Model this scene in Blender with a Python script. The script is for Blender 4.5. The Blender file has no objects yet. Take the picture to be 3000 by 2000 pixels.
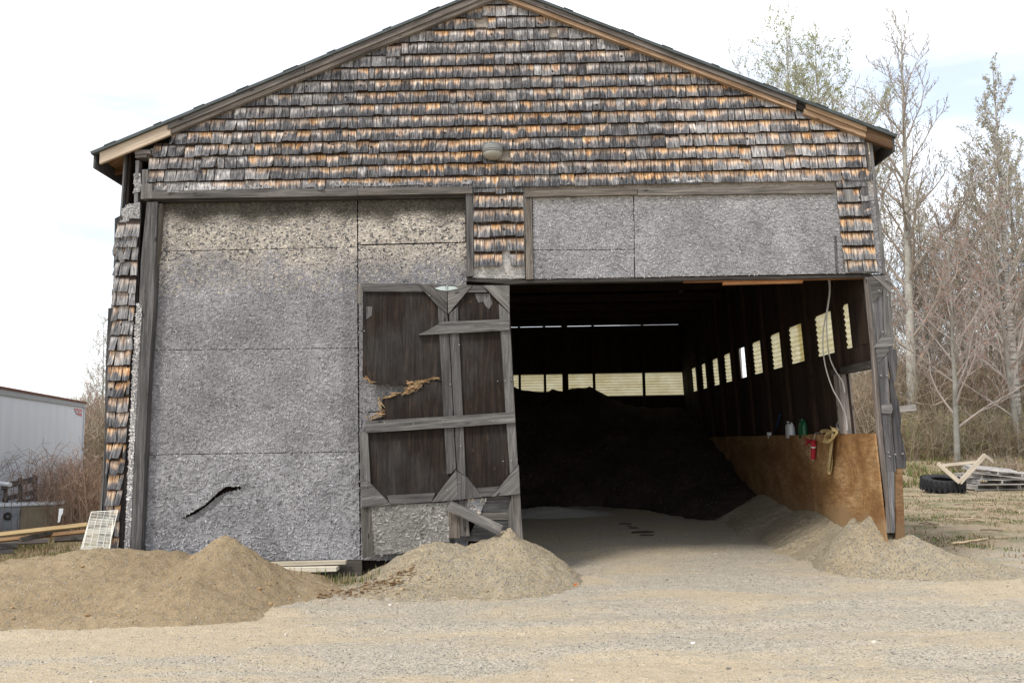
import bpy, math, random
import numpy as np
from mathutils import Vector, Matrix, noise as mnoise
R = math.radians
rnd = random.Random(7)
sc = bpy.context.scene
col = sc.collection

# ------------------------------------------------------------------ camera
F = 2421.0                       # focal length in pixels of the 3000 px wide photograph
CAM = Vector((0, 0, 1.6))
cam = bpy.data.cameras.new('camera'); camo = bpy.data.objects.new('camera', cam); col.objects.link(camo)
cam.sensor_width = 36; cam.lens = F / 3000 * 36; cam.clip_start = .05; cam.clip_end = 3000
ROT = Matrix.Rotation(R(.95), 3, 'Z') @ Matrix.Rotation(R(90 + 6.65), 3, 'X') @ Matrix.Rotation(R(-.86), 3, 'Z')
camo.matrix_world = Matrix.Translation(CAM) @ ROT.to_4x4()
sc.camera = camo

# ------------------------------------------------------------------ world and sun
W = bpy.data.worlds.new('World'); sc.world = W; W.use_nodes = True
nt = W.node_tree; nt.nodes.clear(); N = nt.nodes.new; L = nt.links.new
sky = N('ShaderNodeTexSky'); sky.sky_type = 'NISHITA'; sky.sun_disc = False
sky.sun_elevation = R(52); sky.sun_rotation = R(222)
b1 = N('ShaderNodeBackground'); b1.inputs[1].default_value = .15; L(sky.outputs[0], b1.inputs[0])
b2 = N('ShaderNodeBackground'); b2.inputs[0].default_value = (.97, .985, 1, 1); b2.inputs[1].default_value = 1.12
tc = N('ShaderNodeTexCoord'); mp = N('ShaderNodeMapping'); mp.inputs['Scale'].default_value = (1.3, 1.3, 5.5)
L(tc.outputs['Generated'], mp.inputs[0])
nz = N('ShaderNodeTexNoise'); nz.inputs['Scale'].default_value = 1.6; nz.inputs['Detail'].default_value = 7; nz.inputs['Roughness'].default_value = .55
nz.inputs['Distortion'].default_value = .3
L(mp.outputs[0], nz.inputs['Vector'])
rp = N('ShaderNodeValToRGB'); rp.color_ramp.elements[0].position = .36; rp.color_ramp.elements[0].color = (.36, .36, .36, 1)
rp.color_ramp.elements[1].position = .66; rp.color_ramp.elements[1].color = (1, 1, 1, 1)
L(nz.outputs[0], rp.inputs[0])
mx = N('ShaderNodeMixShader'); L(rp.outputs[0], mx.inputs[0]); L(b1.outputs[0], mx.inputs[1]); L(b2.outputs[0], mx.inputs[2])
wo = N('ShaderNodeOutputWorld'); L(mx.outputs[0], wo.inputs[0])
sun = bpy.data.lights.new('sun', 'SUN'); sun.energy = 2.0; sun.angle = R(11); sun.color = (1, .95, .88)
suno = bpy.data.objects.new('sun', sun); col.objects.link(suno)
suno.rotation_euler = Vector((.50, .58, -1.0)).to_track_quat('-Z', 'Y').to_euler()
sc.view_settings.view_transform = 'Standard'; sc.view_settings.look = 'None'
sc.view_settings.exposure = 0.6; sc.view_settings.gamma = 1
sc.cycles.max_bounces = 6; sc.cycles.diffuse_bounces = 4; sc.cycles.transparent_max_bounces = 6
sc.cycles.use_denoising = True; sc.cycles.denoiser = 'OPENIMAGEDENOISE'

# ------------------------------------------------------------------ helpers
def ray(px, py): return ROT @ Vector(((px - 1500) / F, -(py - 1000) / F, -1))
def P(px, py, Y):
    d = ray(px, py); return CAM + d * ((Y - CAM.y) / d.y)
def PZ(px, py, Z=0.0):
    d = ray(px, py); return CAM + d * ((Z - CAM.z) / d.z)
YF = 9.84
def XZ(px, py, Y=YF):
    p = P(px, py, Y); return (p.x, p.z)

def tag(o, label=None, cat=None, group=None, kind=None):
    if label: o['label'] = label
    if cat: o['category'] = cat
    if group: o['group'] = group
    if kind: o['kind'] = kind
    return o
def empty(name, loc=(0, 0, 0), rz=0):
    o = bpy.data.objects.new(name, None); col.objects.link(o); o.location = loc; o.rotation_euler.z = rz
    o.empty_display_size = .1
    return o
class MB:
    def __init__(s): s.v = []; s.f = []; s.uv = []; s.c = []; s.sm = False
    def add(s, vs, fs, uvs=None, c=(1, 1, 1)):
        b = len(s.v); s.v.extend(vs)
        for i, f in enumerate(fs):
            s.f.append([b + k for k in f])
            s.uv.append(uvs[i] if uvs else [(0, 0)] * len(f))
            s.c.append(c if not isinstance(c, list) else c[i])
        return s
    def prism(s, poly, y0, y1, a=0, c=(1, 1, 1), jit=0):
        """polygon of (x,z) extruded from y0 (front) to y1; grain runs at angle a (degrees) from +X"""
        n = len(poly)
        ar = sum(poly[i][0] * poly[(i + 1) % n][1] - poly[(i + 1) % n][0] * poly[i][1] for i in range(n))
        if ar < 0: poly = poly[::-1]
        vs = [(x, y0, z) for x, z in poly] + [(x, y1, z) for x, z in poly]
        fs = [list(range(n))[::1], [n + i for i in reversed(range(n))]]
        fs += [[i, i + n, (i + 1) % n + n, (i + 1) % n] for i in range(n)]
        ca, sa = math.cos(R(a)), math.sin(R(a)); ox, oy = rnd.uniform(0, 90), rnd.uniform(0, 90)
        def uv(v): x, y, z = v; return (x * ca + z * sa + ox, -x * sa + z * ca + y + oy)
        return s.add(vs, fs, [[uv(vs[k]) for k in f] for f in fs], c)
    def board(s, p0, p1, w, t, up=(0, 0, 1), c=(1, 1, 1), twist=0):
        p0, p1 = Vector(p0), Vector(p1); d = (p1 - p0); ln = d.length; d /= ln
        u = Vector(up); u = (u - d * u.dot(d))
        u = u.normalized() if u.length > 1e-4 else Vector((1, 0, 0)); sd = d.cross(u)
        if twist: u, sd = u * math.cos(twist) + sd * math.sin(twist), sd * math.cos(twist) - u * math.sin(twist)
        vs = []
        for p in (p0, p1):
            for a, b in ((-1, -1), (1, -1), (1, 1), (-1, 1)): vs.append(p + u * (w / 2 * a) + sd * (t / 2 * b))
        ox, oy = rnd.uniform(0, 90), rnd.uniform(0, 90)
        fs = [[0, 1, 2, 3], [7, 6, 5, 4], [0, 4, 5, 1], [1, 5, 6, 2], [2, 6, 7, 3], [3, 7, 4, 0]]
        cs = [(-w / 2, -t / 2), (w / 2, -t / 2), (w / 2, t / 2), (-w / 2, t / 2)]
        def uv(k): return ((0 if k < 4 else ln) + ox, cs[k % 4][0] + cs[k % 4][1] + oy)
        return s.add([tuple(v) for v in vs], fs, [[uv(k) for k in f] for f in fs], c)
    def box(s, a, b, c=(1, 1, 1)):
        """axis box a..b, grain along the longest side"""
        a, b = Vector(a), Vector(b); m = (a + b) / 2; e = b - a
        k = max(range(3), key=lambda i: e[i]); ax = Vector((0, 0, 0)); ax[k] = e[k] / 2
        o = [i for i in range(3) if i != k]; up = Vector((0, 0, 0)); up[o[0]] = 1
        return s.board(m - ax, m + ax, e[o[0]], e[o[1]], up, c)
    def tube(s, pts, rs, n=5, c=(1, 1, 1), caps=True):
        pts = [Vector(p) for p in pts]; b = len(s.v); k = len(pts)
        if not hasattr(rs, '__len__'): rs = [rs] * k
        prev = None; ring = []
        ln = rnd.uniform(0, 50)
        for i, p in enumerate(pts):
            d = (pts[min(i + 1, k - 1)] - pts[max(i - 1, 0)])
            if d.length < 1e-9: d = Vector((0, 0, 1))
            d.normalize()
            if prev is None:
                u = Vector((1, 0, 0)) if abs(d.x) < .8 else Vector((0, 1, 0))
            else: u = prev
            u = (u - d * u.dot(d)).normalized(); w = d.cross(u); prev = u
            for j in range(n):
                a = 2 * math.pi * j / n; s.v.append(tuple(p + (u * math.cos(a) + w * math.sin(a)) * rs[i]))
            if i: ln += (p - pts[i - 1]).length
            ring.append(ln)
        for i in range(k - 1):
            for j in range(n):
                j2 = (j + 1) % n
                s.f.append([b + i * n + j, b + i * n + j2, b + (i + 1) * n + j2, b + (i + 1) * n + j])
                s.uv.append([(ring[i], j / n * .3), (ring[i], (j + 1) / n * .3), (ring[i + 1], (j + 1) / n * .3), (ring[i + 1], j / n * .3)]); s.c.append(c)
        if caps and n > 2:
            s.f.append([b + j for j in reversed(range(n))]); s.uv.append([(0, 0)] * n); s.c.append(c)
            s.f.append([b + (k - 1) * n + j for j in range(n)]); s.uv.append([(0, 0)] * n); s.c.append(c)
        return s
    def ring(s, prof, n=32, c=(1, 1, 1), M=None, closed=True):
        """revolve (r,z) profile about Z, closed loop"""
        b = len(s.v); k = len(prof)
        for j in range(n):
            a = 2 * math.pi * j / n
            for r, z in prof:
                p = Vector((r * math.cos(a), r * math.sin(a), z)); s.v.append(tuple(M @ p if M else p))
        for j in range(n):
            j2 = (j + 1) % n
            for i in range(k if closed else k - 1):
                i2 = (i + 1) % k
                s.f.append([b + j * k + i, b + j2 * k + i, b + j2 * k + i2, b + j * k + i2])
                s.uv.append([(j / n, i / k)] * 4); s.c.append(c)
        return s
    def build(s, name, m, parent=None, smooth=False, bevel=0):
        me = bpy.data.meshes.new(name); me.from_pydata([tuple(v) for v in s.v], [], s.f); me.validate(clean_customdata=False)
        if len(me.polygons) == len(s.f):
            ul = me.uv_layers.new(name='UVMap'); flat = [x for f in s.uv for p in f for x in p]
            ul.data.foreach_set('uv', flat)
            ca = me.color_attributes.new('Col', 'FLOAT_COLOR', 'CORNER')
            cf = []
            for f, c in zip(s.f, s.c):
                cf.extend((c[0], c[1], c[2], 1.0) * len(f))
            ca.data.foreach_set('color', cf)
        if smooth: me.polygons.foreach_set('use_smooth', [True] * len(me.polygons))
        me.materials.append(m)
        o = bpy.data.objects.new(name, me); col.objects.link(o)
        if parent: o.parent = parent
        if bevel:
            b = o.modifiers.new('bevel', 'BEVEL'); b.width = bevel; b.segments = 2; b.limit_method = 'ANGLE'
        return o
def copy_tree(o, parent=None):
    c = o.copy(); col.objects.link(c)
    if parent: c.parent = parent
    for ch in list(o.children): copy_tree(ch, c)
    return c
def fb(x, y, z=0, o=4): return mnoise.fractal(Vector((x, y, z)), 1.0, 2.0, o)

# ------------------------------------------------------------------ materials
class MT:
    def __init__(s, name, rough=.9, spec=.2):
        s.m = bpy.data.materials.new(name); s.m.use_nodes = True; s.t = s.m.node_tree
        s.bs = s.t.nodes['Principled BSDF']; s.bs.inputs['Roughness'].default_value = rough
        s.bs.inputs['Specular IOR Level'].default_value = spec
    def n(s, t, **k):
        nd = s.t.nodes.new(t)
        for a, b in k.items():
            if a.startswith('i_'): nd.inputs[a[2:].replace('_', ' ')].default_value = b
            else: setattr(nd, a, b)
        return nd
    def l(s, a, b): s.t.links.new(a, b)
    def uv(s, scale=(1, 1, 1)):
        u = s.n('ShaderNodeUVMap'); mp = s.n('ShaderNodeMapping'); mp.inputs['Scale'].default_value = scale; s.l(u.outputs[0], mp.inputs[0]); return mp.outputs[0]
    def obj(s, scale=(1, 1, 1)):
        u = s.n('ShaderNodeTexCoord'); mp = s.n('ShaderNodeMapping'); mp.inputs['Scale'].default_value = scale; s.l(u.outputs['Object'], mp.inputs[0]); return mp.outputs[0]
    def noise(s, vec, scale=1, detail=4, rough=.6, dist=0):
        nd = s.n('ShaderNodeTexNoise'); nd.inputs['Scale'].default_value = scale; nd.inputs['Detail'].default_value = detail
        nd.inputs['Roughness'].default_value = rough; nd.inputs['Distortion'].default_value = dist; s.l(vec, nd.inputs['Vector']); return nd.outputs[0]
    def vor(s, vec, scale=1, feature='F1'):
        nd = s.n('ShaderNodeTexVoronoi', feature=feature); nd.inputs['Scale'].default_value = scale; s.l(vec, nd.inputs['Vector']); return nd
    def ramp(s, fac, stops):
        nd = s.n('ShaderNodeValToRGB'); cr = nd.color_ramp
        while len(cr.elements) < len(stops): cr.elements.new(.5)
        for e, (p, c) in zip(cr.elements, stops):
            e.position = p; e.color = (*c, 1) if hasattr(c, '__len__') else (c, c, c, 1)
        s.l(fac, nd.inputs[0]); return nd.outputs[0]
    def mix(s, fac, a, b, mode='MIX'):
        nd = s.n('ShaderNodeMix', data_type='RGBA', blend_type=mode)
        for i_, v in ((0, fac), (6, a), (7, b)):
            sock = nd.inputs[i_]
            if hasattr(v, 'is_linked'): s.l(v, sock)
            elif hasattr(v, '__len__'): sock.default_value = (*v, 1)
            else: sock.default_value = v if i_ == 0 else (v, v, v, 1)
        return nd.outputs[2]
    def math(s, op, a, b=0, clamp=False):
        nd = s.n('ShaderNodeMath', operation=op, use_clamp=clamp)
        for i, v in enumerate((a, b)):
            if hasattr(v, 'is_linked'): s.l(v, nd.inputs[i])
            else: nd.inputs[i].default_value = v
        return nd.outputs[0]
    def attr(s, name='Col'):
        a = s.n('ShaderNodeAttribute', attribute_name=name); return a
    def col(s, c):
        if hasattr(c, 'is_linked'): s.l(c, s.bs.inputs['Base Color'])
        else: s.bs.inputs['Base Color'].default_value = (*c, 1)
    def bump(s, h, strength=.5, dist=.01):
        b = s.n('ShaderNodeBump'); b.inputs['Strength'].default_value = strength; b.inputs['Distance'].default_value = dist
        s.l(h, b.inputs['Height']); s.l(b.outputs[0], s.bs.inputs['Normal'])

def wood(name, dark, mid, light, k=1.0, rough=.9, knots=True):
    m = MT(name, rough)
    st = m.noise(m.uv((1.6 * k, 34 * k, 1)), 1, 6, .78, .6)
    mo = m.noise(m.uv((1.6, 7, 1)), 1, 4, .6)
    c = m.ramp(st, [(.3, dark), (.5, mid), (.72, light)])
    c = m.mix(m.ramp(mo, [(.35, .75), (.62, 0)]), c, m.mix(.55, c, dark))
    if knots:
        v = m.vor(m.uv((2.6, 9, 1)), 1)
        c = m.mix(m.ramp(v.outputs['Distance'], [(.05, .9), (.12, 0)]), c, tuple(x * .35 for x in dark))
    c = m.mix(1.0, c, m.attr().outputs[0], 'MULTIPLY')
    m.col(c); m.bump(st, .6, .004)
    return m.m
WOOD = wood('weathered_grey_wood', (.035, .034, .034), (.15, .145, .14), (.33, .31, .29))
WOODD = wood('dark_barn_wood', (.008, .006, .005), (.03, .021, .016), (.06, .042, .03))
WOODB = wood('brown_bare_wood', (.10, .055, .028), (.30, .19, .11), (.48, .35, .23))
WOODN = wood('fresh_pale_wood', (.30, .24, .18), (.50, .43, .34), (.62, .55, .45), knots=False)

def shingle_mat():
    m = MT('cedar_shingle', .92)
    A = m.attr(); sp = m.n('ShaderNodeSeparateColor'); m.l(A.outputs[0], sp.inputs[0])
    tone, org, drk = sp.outputs[0], sp.outputs[1], sp.outputs[2]
    u = m.n('ShaderNodeUVMap'); su = m.n('ShaderNodeSeparateXYZ'); m.l(u.outputs[0], su.inputs[0]); v = su.outputs[1]
    st = m.noise(m.uv((48, 1.0, 1)), 1, 4, .7, .4)
    st2 = m.noise(m.uv((13, .9, 1)), 1, 3, .55)
    grey = m.ramp(st, [(.30, (.05, .05, .055)), (.42, (.19, .188, .19)), (.55, (.34, .325, .315)), (.70, (.62, .58, .54))])
    grey = m.mix(1.0, grey, m.math('ADD', m.math('MULTIPLY', tone, 1.25), .3), 'MULTIPLY')
    # black mildew towards the butt, amount per shingle
    e = m.math('ADD', v, m.math('ADD', m.math('MULTIPLY', m.math('SUBTRACT', st2, .5), 1.5), m.math('MULTIPLY', m.math('SUBTRACT', st, .5), .35)))
    low = m.ramp(e, [(.05, .95), (.45, .75), (.72, 0)])
    grey = m.mix(m.math('MULTIPLY', low, drk), grey, m.ramp(st, [(.35, (.012, .012, .014)), (.52, (.05, .05, .055)), (.7, (.17, .17, .18))]))
    # unweathered orange wood in the lap above
    hi = m.ramp(e, [(.42, 0), (.72, .8), (.95, 1)])
    oc = m.ramp(st, [(.30, (.12, .042, .014)), (.42, (.36, .155, .05)), (.53, (.60, .36, .17)), (.68, (.80, .64, .44))])
    c = m.mix(m.math('MULTIPLY', hi, org), grey, oc)
    # dark lap line at the very top: painted shadow of the butt above
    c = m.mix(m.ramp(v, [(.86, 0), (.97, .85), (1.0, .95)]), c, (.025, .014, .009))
    # knots and nail holes
    kn = m.vor(m.uv((7, .9, 1)), 1)
    c = m.mix(m.ramp(kn.outputs['Distance'], [(.075, .95), (.13, 0)]), c, (.012, .009, .008))
    m.col(c); m.bump(st, .7, .004)
    return m.m
SH = shingle_mat()

def osb_mat():
    m = MT('weathered_strand_board', .95)
    n1 = m.noise(m.obj((1, 1, 2.4)), 34, 4, .7, 1.8)
    n2 = m.noise(m.obj((1, 1, 1)), 2.2, 4, .6)
    c = m.mix(1.0, m.attr().outputs[0], m.ramp(n1, [(.32, .45), (.52, 1.0), (.75, 1.45)]), 'MULTIPLY')
    c = m.mix(1.0, c, m.ramp(n2, [(.3, .80), (.7, 1.2)]), 'MULTIPLY')
    n3 = m.noise(m.obj((1, 1, 2.2)), 17, 5, .75, .8)
    c = m.mix(1.0, c, m.ramp(n3, [(.3, .62), (.48, 1.0), (.7, 1.28)]), 'MULTIPLY')
    c = m.mix(m.ramp(n3, [(.25, .6), (.32, 0)]), c, (.035, .034, .035))
    m.col(c); m.bump(m.math('ADD', n1, n3), .35, .006)
    return m.m
OSB = osb_mat()

def ply_dark():
    m = MT('aged_dark_plywood', .85)
    w = m.obj((1, 1, .18)); d = m.noise(w, 3.2, 3, .5, 1.2)
    wave = m.noise(m.obj((17, 17, 1.1)), 1, 6, .78, 1.6)
    mott = m.noise(m.obj((1, 1, .6)), 2.6, 4, .6)
    c = m.ramp(wave, [(.3, (.013, .010, .009)), (.5, (.04, .029, .023)), (.62, (.085, .058, .042)), (.78, (.20, .16, .13))])
    c = m.mix(m.ramp(mott, [(.42, 0), (.62, .7)]), c, m.ramp(wave, [(.3, (.03, .03, .03)), (.6, (.11, .105, .10)), (.8, (.22, .21, .2))]))
    kv = m.vor(m.obj((1, 1, .8)), 5.2)
    c = m.mix(m.ramp(kv.outputs['Distance'], [(.06, .5), (.11, 0)]), c, (.22, .13, .075))
    c = m.mix(m.ramp(kv.outputs['Distance'], [(.035, .9), (.055, 0)]), c, (.015, .01, .008))
    m.col(m.mix(1.0, c, m.mix(1.0, m.attr().outputs[0], (.40, .38, .37), 'MULTIPLY'), 'MULTIPLY')); m.bump(wave, .4, .004)
    return m.m
PLYD = ply_dark()

def ply_orange():
    m = MT('orange_plywood', .7, .3)
    w = m.noise(m.obj((.6, .55, .9)), 1.6, 3, .55, 1.5)
    s = m.math('FRACT', m.math('MULTIPLY', w, 16))
    n2 = m.noise(m.obj((1, 1.2, 6)), 5, 5, .65, .5)
    c = m.ramp(w, [(.3, (.27, .14, .055)), (.48, (.42, .245, .11)), (.62, (.54, .35, .175)), (.8, (.64, .45, .27))])
    c = m.mix(m.ramp(s, [(0, .6), (.14, 0), (.86, 0), (1, .55)]), c, (.14, .055, .018))
    c = m.mix(m.ramp(n2, [(.4, .55), (.62, 0)]), c, (.17, .09, .04))
    tc = m.n('ShaderNodeTexCoord'); sx = m.n('ShaderNodeSeparateXYZ'); m.l(tc.outputs['Object'], sx.inputs[0])
    z = m.math('ADD', sx.outputs[2], m.math('MULTIPLY', m.noise(m.obj((1, 1, 1)), 2.5, 4, .6), .7))
    c = m.mix(m.ramp(z, [(.85, .85), (1.35, 0)]), c, (.36, .24, .13))      # sand dust rubbed onto the foot of the sheets
    c = m.mix(1.0, c, m.attr().outputs[0], 'MULTIPLY')
    m.col(c)
    return m.m
PLYO = ply_orange()

def fibre():
    m = MT('yellowed_fibreglass', .5, .3)
    n1 = m.noise(m.obj((.6, .6, 1)), 5, 4, .6)
    sp = m.noise(m.obj((1, 1, 1)), 60, 3, .6)
    c = m.ramp(n1, [(.3, (.66, .58, .33)), (.7, (.86, .80, .57))])
    c = m.mix(m.ramp(sp, [(.62, 0), (.72, .6)]), c, (.25, .2, .08))
    tr = m.n('ShaderNodeBsdfTranslucent'); m.l(c, tr.inputs[0]); m.col(c)
    ms = m.n('ShaderNodeMixShader'); ms.inputs[0].default_value = .82
    m.l(m.bs.outputs[0], ms.inputs[1]); m.l(tr.outputs[0], ms.inputs[2])
    m.l(ms.outputs[0], m.t.nodes['Material Output'].inputs[0])
    return m.m
FIB = fibre()

def simple(name, c, rough=.6, spec=.3, metal=0, var=.15, sc_=8, usecol=False):
    m = MT(name, rough, spec); m.bs.inputs['Metallic'].default_value = metal
    n1 = m.noise(m.obj(), sc_, 5, .65)
    cc = m.mix(m.ramp(n1, [(.3, 0), (.7, 1)]), tuple(x * (1 - var) for x in c), tuple(min(1, x * (1 + var)) for x in c))
    if usecol: cc = m.mix(1.0, cc, m.attr().outputs[0], 'MULTIPLY')
    m.col(cc); m.bump(n1, .15, .004)
    return m.m
ROOF = simple('roof_sheet_dark', (.055, .065, .065), .6, .3, 0, .35, 5)
SOFF = simple('soffit_boards', (.05, .045, .04), .9, .1, 0, .3, 5)

def sand_mat(name, a, b, gravel=0.25):
    m = MT(name, .97, .1)
    big = m.noise(m.obj(), 1.1, 5, .6); mid = m.noise(m.obj(), 9, 5, .7); fine = m.noise(m.obj(), 70, 3, .8)
    c = m.mix(m.ramp(big, [(.35, 0), (.65, 1)]), a, b)
    c = m.mix(1.0, c, m.ramp(mid, [(.3, .82), (.7, 1.12)]), 'MULTIPLY')
    c = m.mix(1.0, c, m.ramp(fine, [(.3, .70), (.5, 1), (.72, 1.3)]), 'MULTIPLY')
    v = m.vor(m.obj(), 55)
    wc = m.n('ShaderNodeSeparateColor'); m.l(v.outputs['Color'], wc.inputs[0])
    pick = m.ramp(wc.outputs[0], [(1 - gravel, 0), (1 - gravel + .02, 1)])
    rim = m.ramp(v.outputs['Distance'], [(.35, 1), (.5, 0)])
    c = m.mix(m.math('MULTIPLY', pick, rim), c, m.ramp(wc.outputs[1], [(0, (.16, .155, .15)), (.5, (.38, .36, .33)), (1, (.66, .62, .56))]))
    m.col(c)
    h = m.math('ADD', m.math('MULTIPLY', mid, 1.6), m.math('ADD', m.math('MULTIPLY', fine, .5), m.math('MULTIPLY', m.math('MULTIPLY', pick, rim), .5)))
    m.bump(h, 1.0, .05)
    return m.m
SAND = sand_mat('damp_sand', (.36, .27, .165), (.43, .33, .205), .12)
SANDG = sand_mat('gravelly_sand', (.43, .37, .27), (.47, .38, .25), .45)
PILE = sand_mat('dark_stockpile', (.045, .035, .027), (.075, .057, .043), .03)

def ground_mat():
    m = MT('gravel_yard', .97, .1)
    A = m.attr(); sp = m.n('ShaderNodeSeparateColor'); m.l(A.outputs[0], sp.inputs[0])
    big = m.noise(m.obj((.55, 1.5, 1)), .9, 6, .62, .6); mid = m.noise(m.obj((1, 1.6, 1)), 7, 5, .7); fine = m.noise(m.obj(), 90, 3, .8)
    g = m.ramp(mid, [(.3, (.47, .415, .325)), (.7, (.59, .52, .41))])
    s = m.ramp(mid, [(.3, (.50, .41, .28)), (.7, (.62, .505, .35))])
    f = m.math('ADD', m.math('MULTIPLY', big, 1.0), m.math('MULTIPLY', m.math('SUBTRACT', sp.outputs[0], .5), .55))
    sandy = m.ramp(f, [(.44, 0), (.60, 1)])
    c = m.mix(sandy, g, s)
    # dirt, straw and chip litter zone
    lit = m.noise(m.obj((1, 2.2, 1)), 14, 5, .75); li2 = m.noise(m.obj((1, 1, 1)), 1.3, 5, .6)
    d = m.ramp(lit, [(.3, (.16, .115, .075)), (.5, (.36, .28, .185)), (.7, (.52, .42, .29))])
    gr = m.ramp(lit, [(.3, (.06, .07, .03)), (.55, (.17, .18, .075)), (.75, (.34, .29, .17))])
    d = m.mix(m.math('MULTIPLY', m.ramp(li2, [(.48, 0), (.58, .85)]), sp.outputs[2]), d, gr)
    c = m.mix(sp.outputs[1], c, d)
    c = m.mix(1.0, c, m.ramp(fine, [(.3, .60), (.5, 1), (.7, 1.35)]), 'MULTIPLY')
    for scl, am in ((48, .55), (95, .6)):
        v = m.vor(m.obj(), scl)
        wc = m.n('ShaderNodeSeparateColor'); m.l(v.outputs['Color'], wc.inputs[0])
        k = m.math('MULTIPLY', m.ramp(wc.outputs[0], [(1 - am, 0), (1 - am + .02, 1)]), m.ramp(v.outputs['Distance'], [(.32, 1), (.5, 0)]))
        k = m.math('MULTIPLY', k, m.math('SUBTRACT', 1.0, m.math('MULTIPLY', sandy, .62)))
        k = m.math('MULTIPLY', k, m.math('SUBTRACT', 1.0, m.math('MULTIPLY', sp.outputs[1], .7)))
        c = m.mix(k, c, m.ramp(wc.outputs[1], [(0, (.15, .14, .125)), (.4, (.42, .385, .33)), (.8, (.64, .59, .50)), (1, (.85, .8, .72))]))
        hh = k if scl == 48 else m.math('ADD', hh, m.math('MULTIPLY', k, .6))
    m.col(c)
    m.bump(m.math('ADD', m.math('MULTIPLY', mid, 1.8), m.math('ADD', fine, hh)), .9, .018)
    return m.m
GROUND = ground_mat()

# ------------------------------------------------------------------ ground heights
def sst(a, b, x):
    t = min(1, max(0, (x - a) / (b - a))); return t * t * (3 - 2 * t)
def ghs(x, y):
    h = .95 * sst(23, 37, y) + .25 * sst(10, 20, y) * (1 if -4.7 < x < 4.4 else 0) * .8
    return h
def gh(x, y):
    h = ghs(x, y) + .018 * fb(x * .7, y * 1.1, 3) + .006 * fb(x * 4, y * 7, 9)
    if y < 9.6:   # shallow wheel ruts running across the yard
        h += .02 * math.sin(y * 7 + 1.2 * fb(x * .3, y, 5)) * sst(-.2, .5, fb(x * .25, y * .9, 7) + .15) * (1 - sst(7.8, 9.4, y))
    return h
def grid(x0, x1, nx, y0, y1, ny): return np.linspace(x0, x1, nx), np.linspace(y0, y1, ny)
def build_field(name, xs, ys, fz, mat, fc=None, keep=None, parent=None):
    mb = MB(); nx, ny = len(xs), len(ys)
    for y in ys:
        for x in xs: mb.v.append((x, y, fz(x, y)))
    for j in range(ny - 1):
        for i in range(nx - 1):
            q = [j * nx + i, j * nx + i + 1, (j + 1) * nx + i + 1, (j + 1) * nx + i]
            cx, cy = (xs[i] + xs[i + 1]) / 2, (ys[j] + ys[j + 1]) / 2
            if keep and not keep([mb.v[k] for k in q]): continue
            mb.f.append(q); mb.uv.append([(0, 0)] * 4); mb.c.append(fc(cx, cy) if fc else (1, 1, 1))
    return mb.build(name, mat, parent, smooth=True)
def zone(x, y):
    """R sandiness, G litter/dirt zone, B greenness"""
    sandy = .5
    if x > 3.6 and y < 9.9: sandy += .35 * sst(3.6, 6, x)
    if y < 5.9: sandy += .22
    if x < -2.0 and 6.3 < y < 8.2: sandy += .55 * sst(-2.0, -2.8, x) * sst(6.3, 6.7, y)
    w = fb(x * .6, y * .6, 2) * .6
    g = 0; gr = 0
    if x > 4.55: g = sst(8.8, 11.2, y + w * 1.2 - max(0, x - 5) * .9); gr = .9
    if x < -4.9 + .3 * w: g = sst(8.8, 9.9, y + w + (x + 5) * .25); gr = 1
    if -4.9 <= x <= 4.3 and y > 22.2: g = 1; gr = .6
    if abs(x + 2.1) < .7 and abs(y - 9.55) < .35: g = .7; gr = 1
    return (sandy, g, gr)
xs = np.unique(np.concatenate([np.linspace(-160, -12, 24), np.linspace(-12, -7, 26), np.linspace(-7, 7, 281), np.linspace(7, 16, 46), np.linspace(16, 180, 26)]))
ys = np.unique(np.concatenate([np.linspace(-30, 4, 10), np.linspace(4, 11, 176), np.linspace(11, 24, 80), np.linspace(24, 60, 40), np.linspace(60, 600, 16)]))
tag(build_field('ground', xs, ys, gh, GROUND, zone), 'grey and tan gravel yard in front of the barn', kind='structure')

# ------------------------------------------------------------------ the barn
barn = empty('barn', (0, YF, 0))
tag(barn, 'weathered storage barn with cedar shingled gable and wide open bay full of dark stockpile', 'barn')
BO = Vector((0, YF, 0))
def bpart(name, mb, mat, parent=None, **k):
    """a part in barn coordinates (vertices are given in world space)"""
    o = mb.build(name, mat, parent or barn, **k)
    if parent is None or parent is barn: o.matrix_parent_inverse = Matrix.Translation(-BO)
    return o
LT = XZ(265, 445, YF - .14); PK = XZ(1458, -49, YF - .14); RT = XZ(2629, 395, YF - .14)
def roofz(x):
    if x < PK[0]: return LT[1] + (x - LT[0]) / (PK[0] - LT[0]) * (PK[1] - LT[1])
    return RT[1] + (x - RT[0]) / (PK[0] - RT[0]) * (PK[1] - RT[1])
YB = 21.75
# roof
mb = MB()
for (a, b) in ((LT, PK), (PK, RT)):
    dx, dz = b[0] - a[0], b[1] - a[1]; l = math.hypot(dx, dz); nx, nz = -dz / l, dx / l
    th = .035
    poly = [(a[0], a[1]), (b[0], b[1]), (b[0] - nx * th * (0 if b is PK else 1), b[1] - th), (a[0] - nx * th * (0 if a is PK else 1), a[1] - th)]
    mb.prism(poly, YF - .15, YB + .3, 0)
roof = bpart('roof', mb, ROOF)
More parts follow.
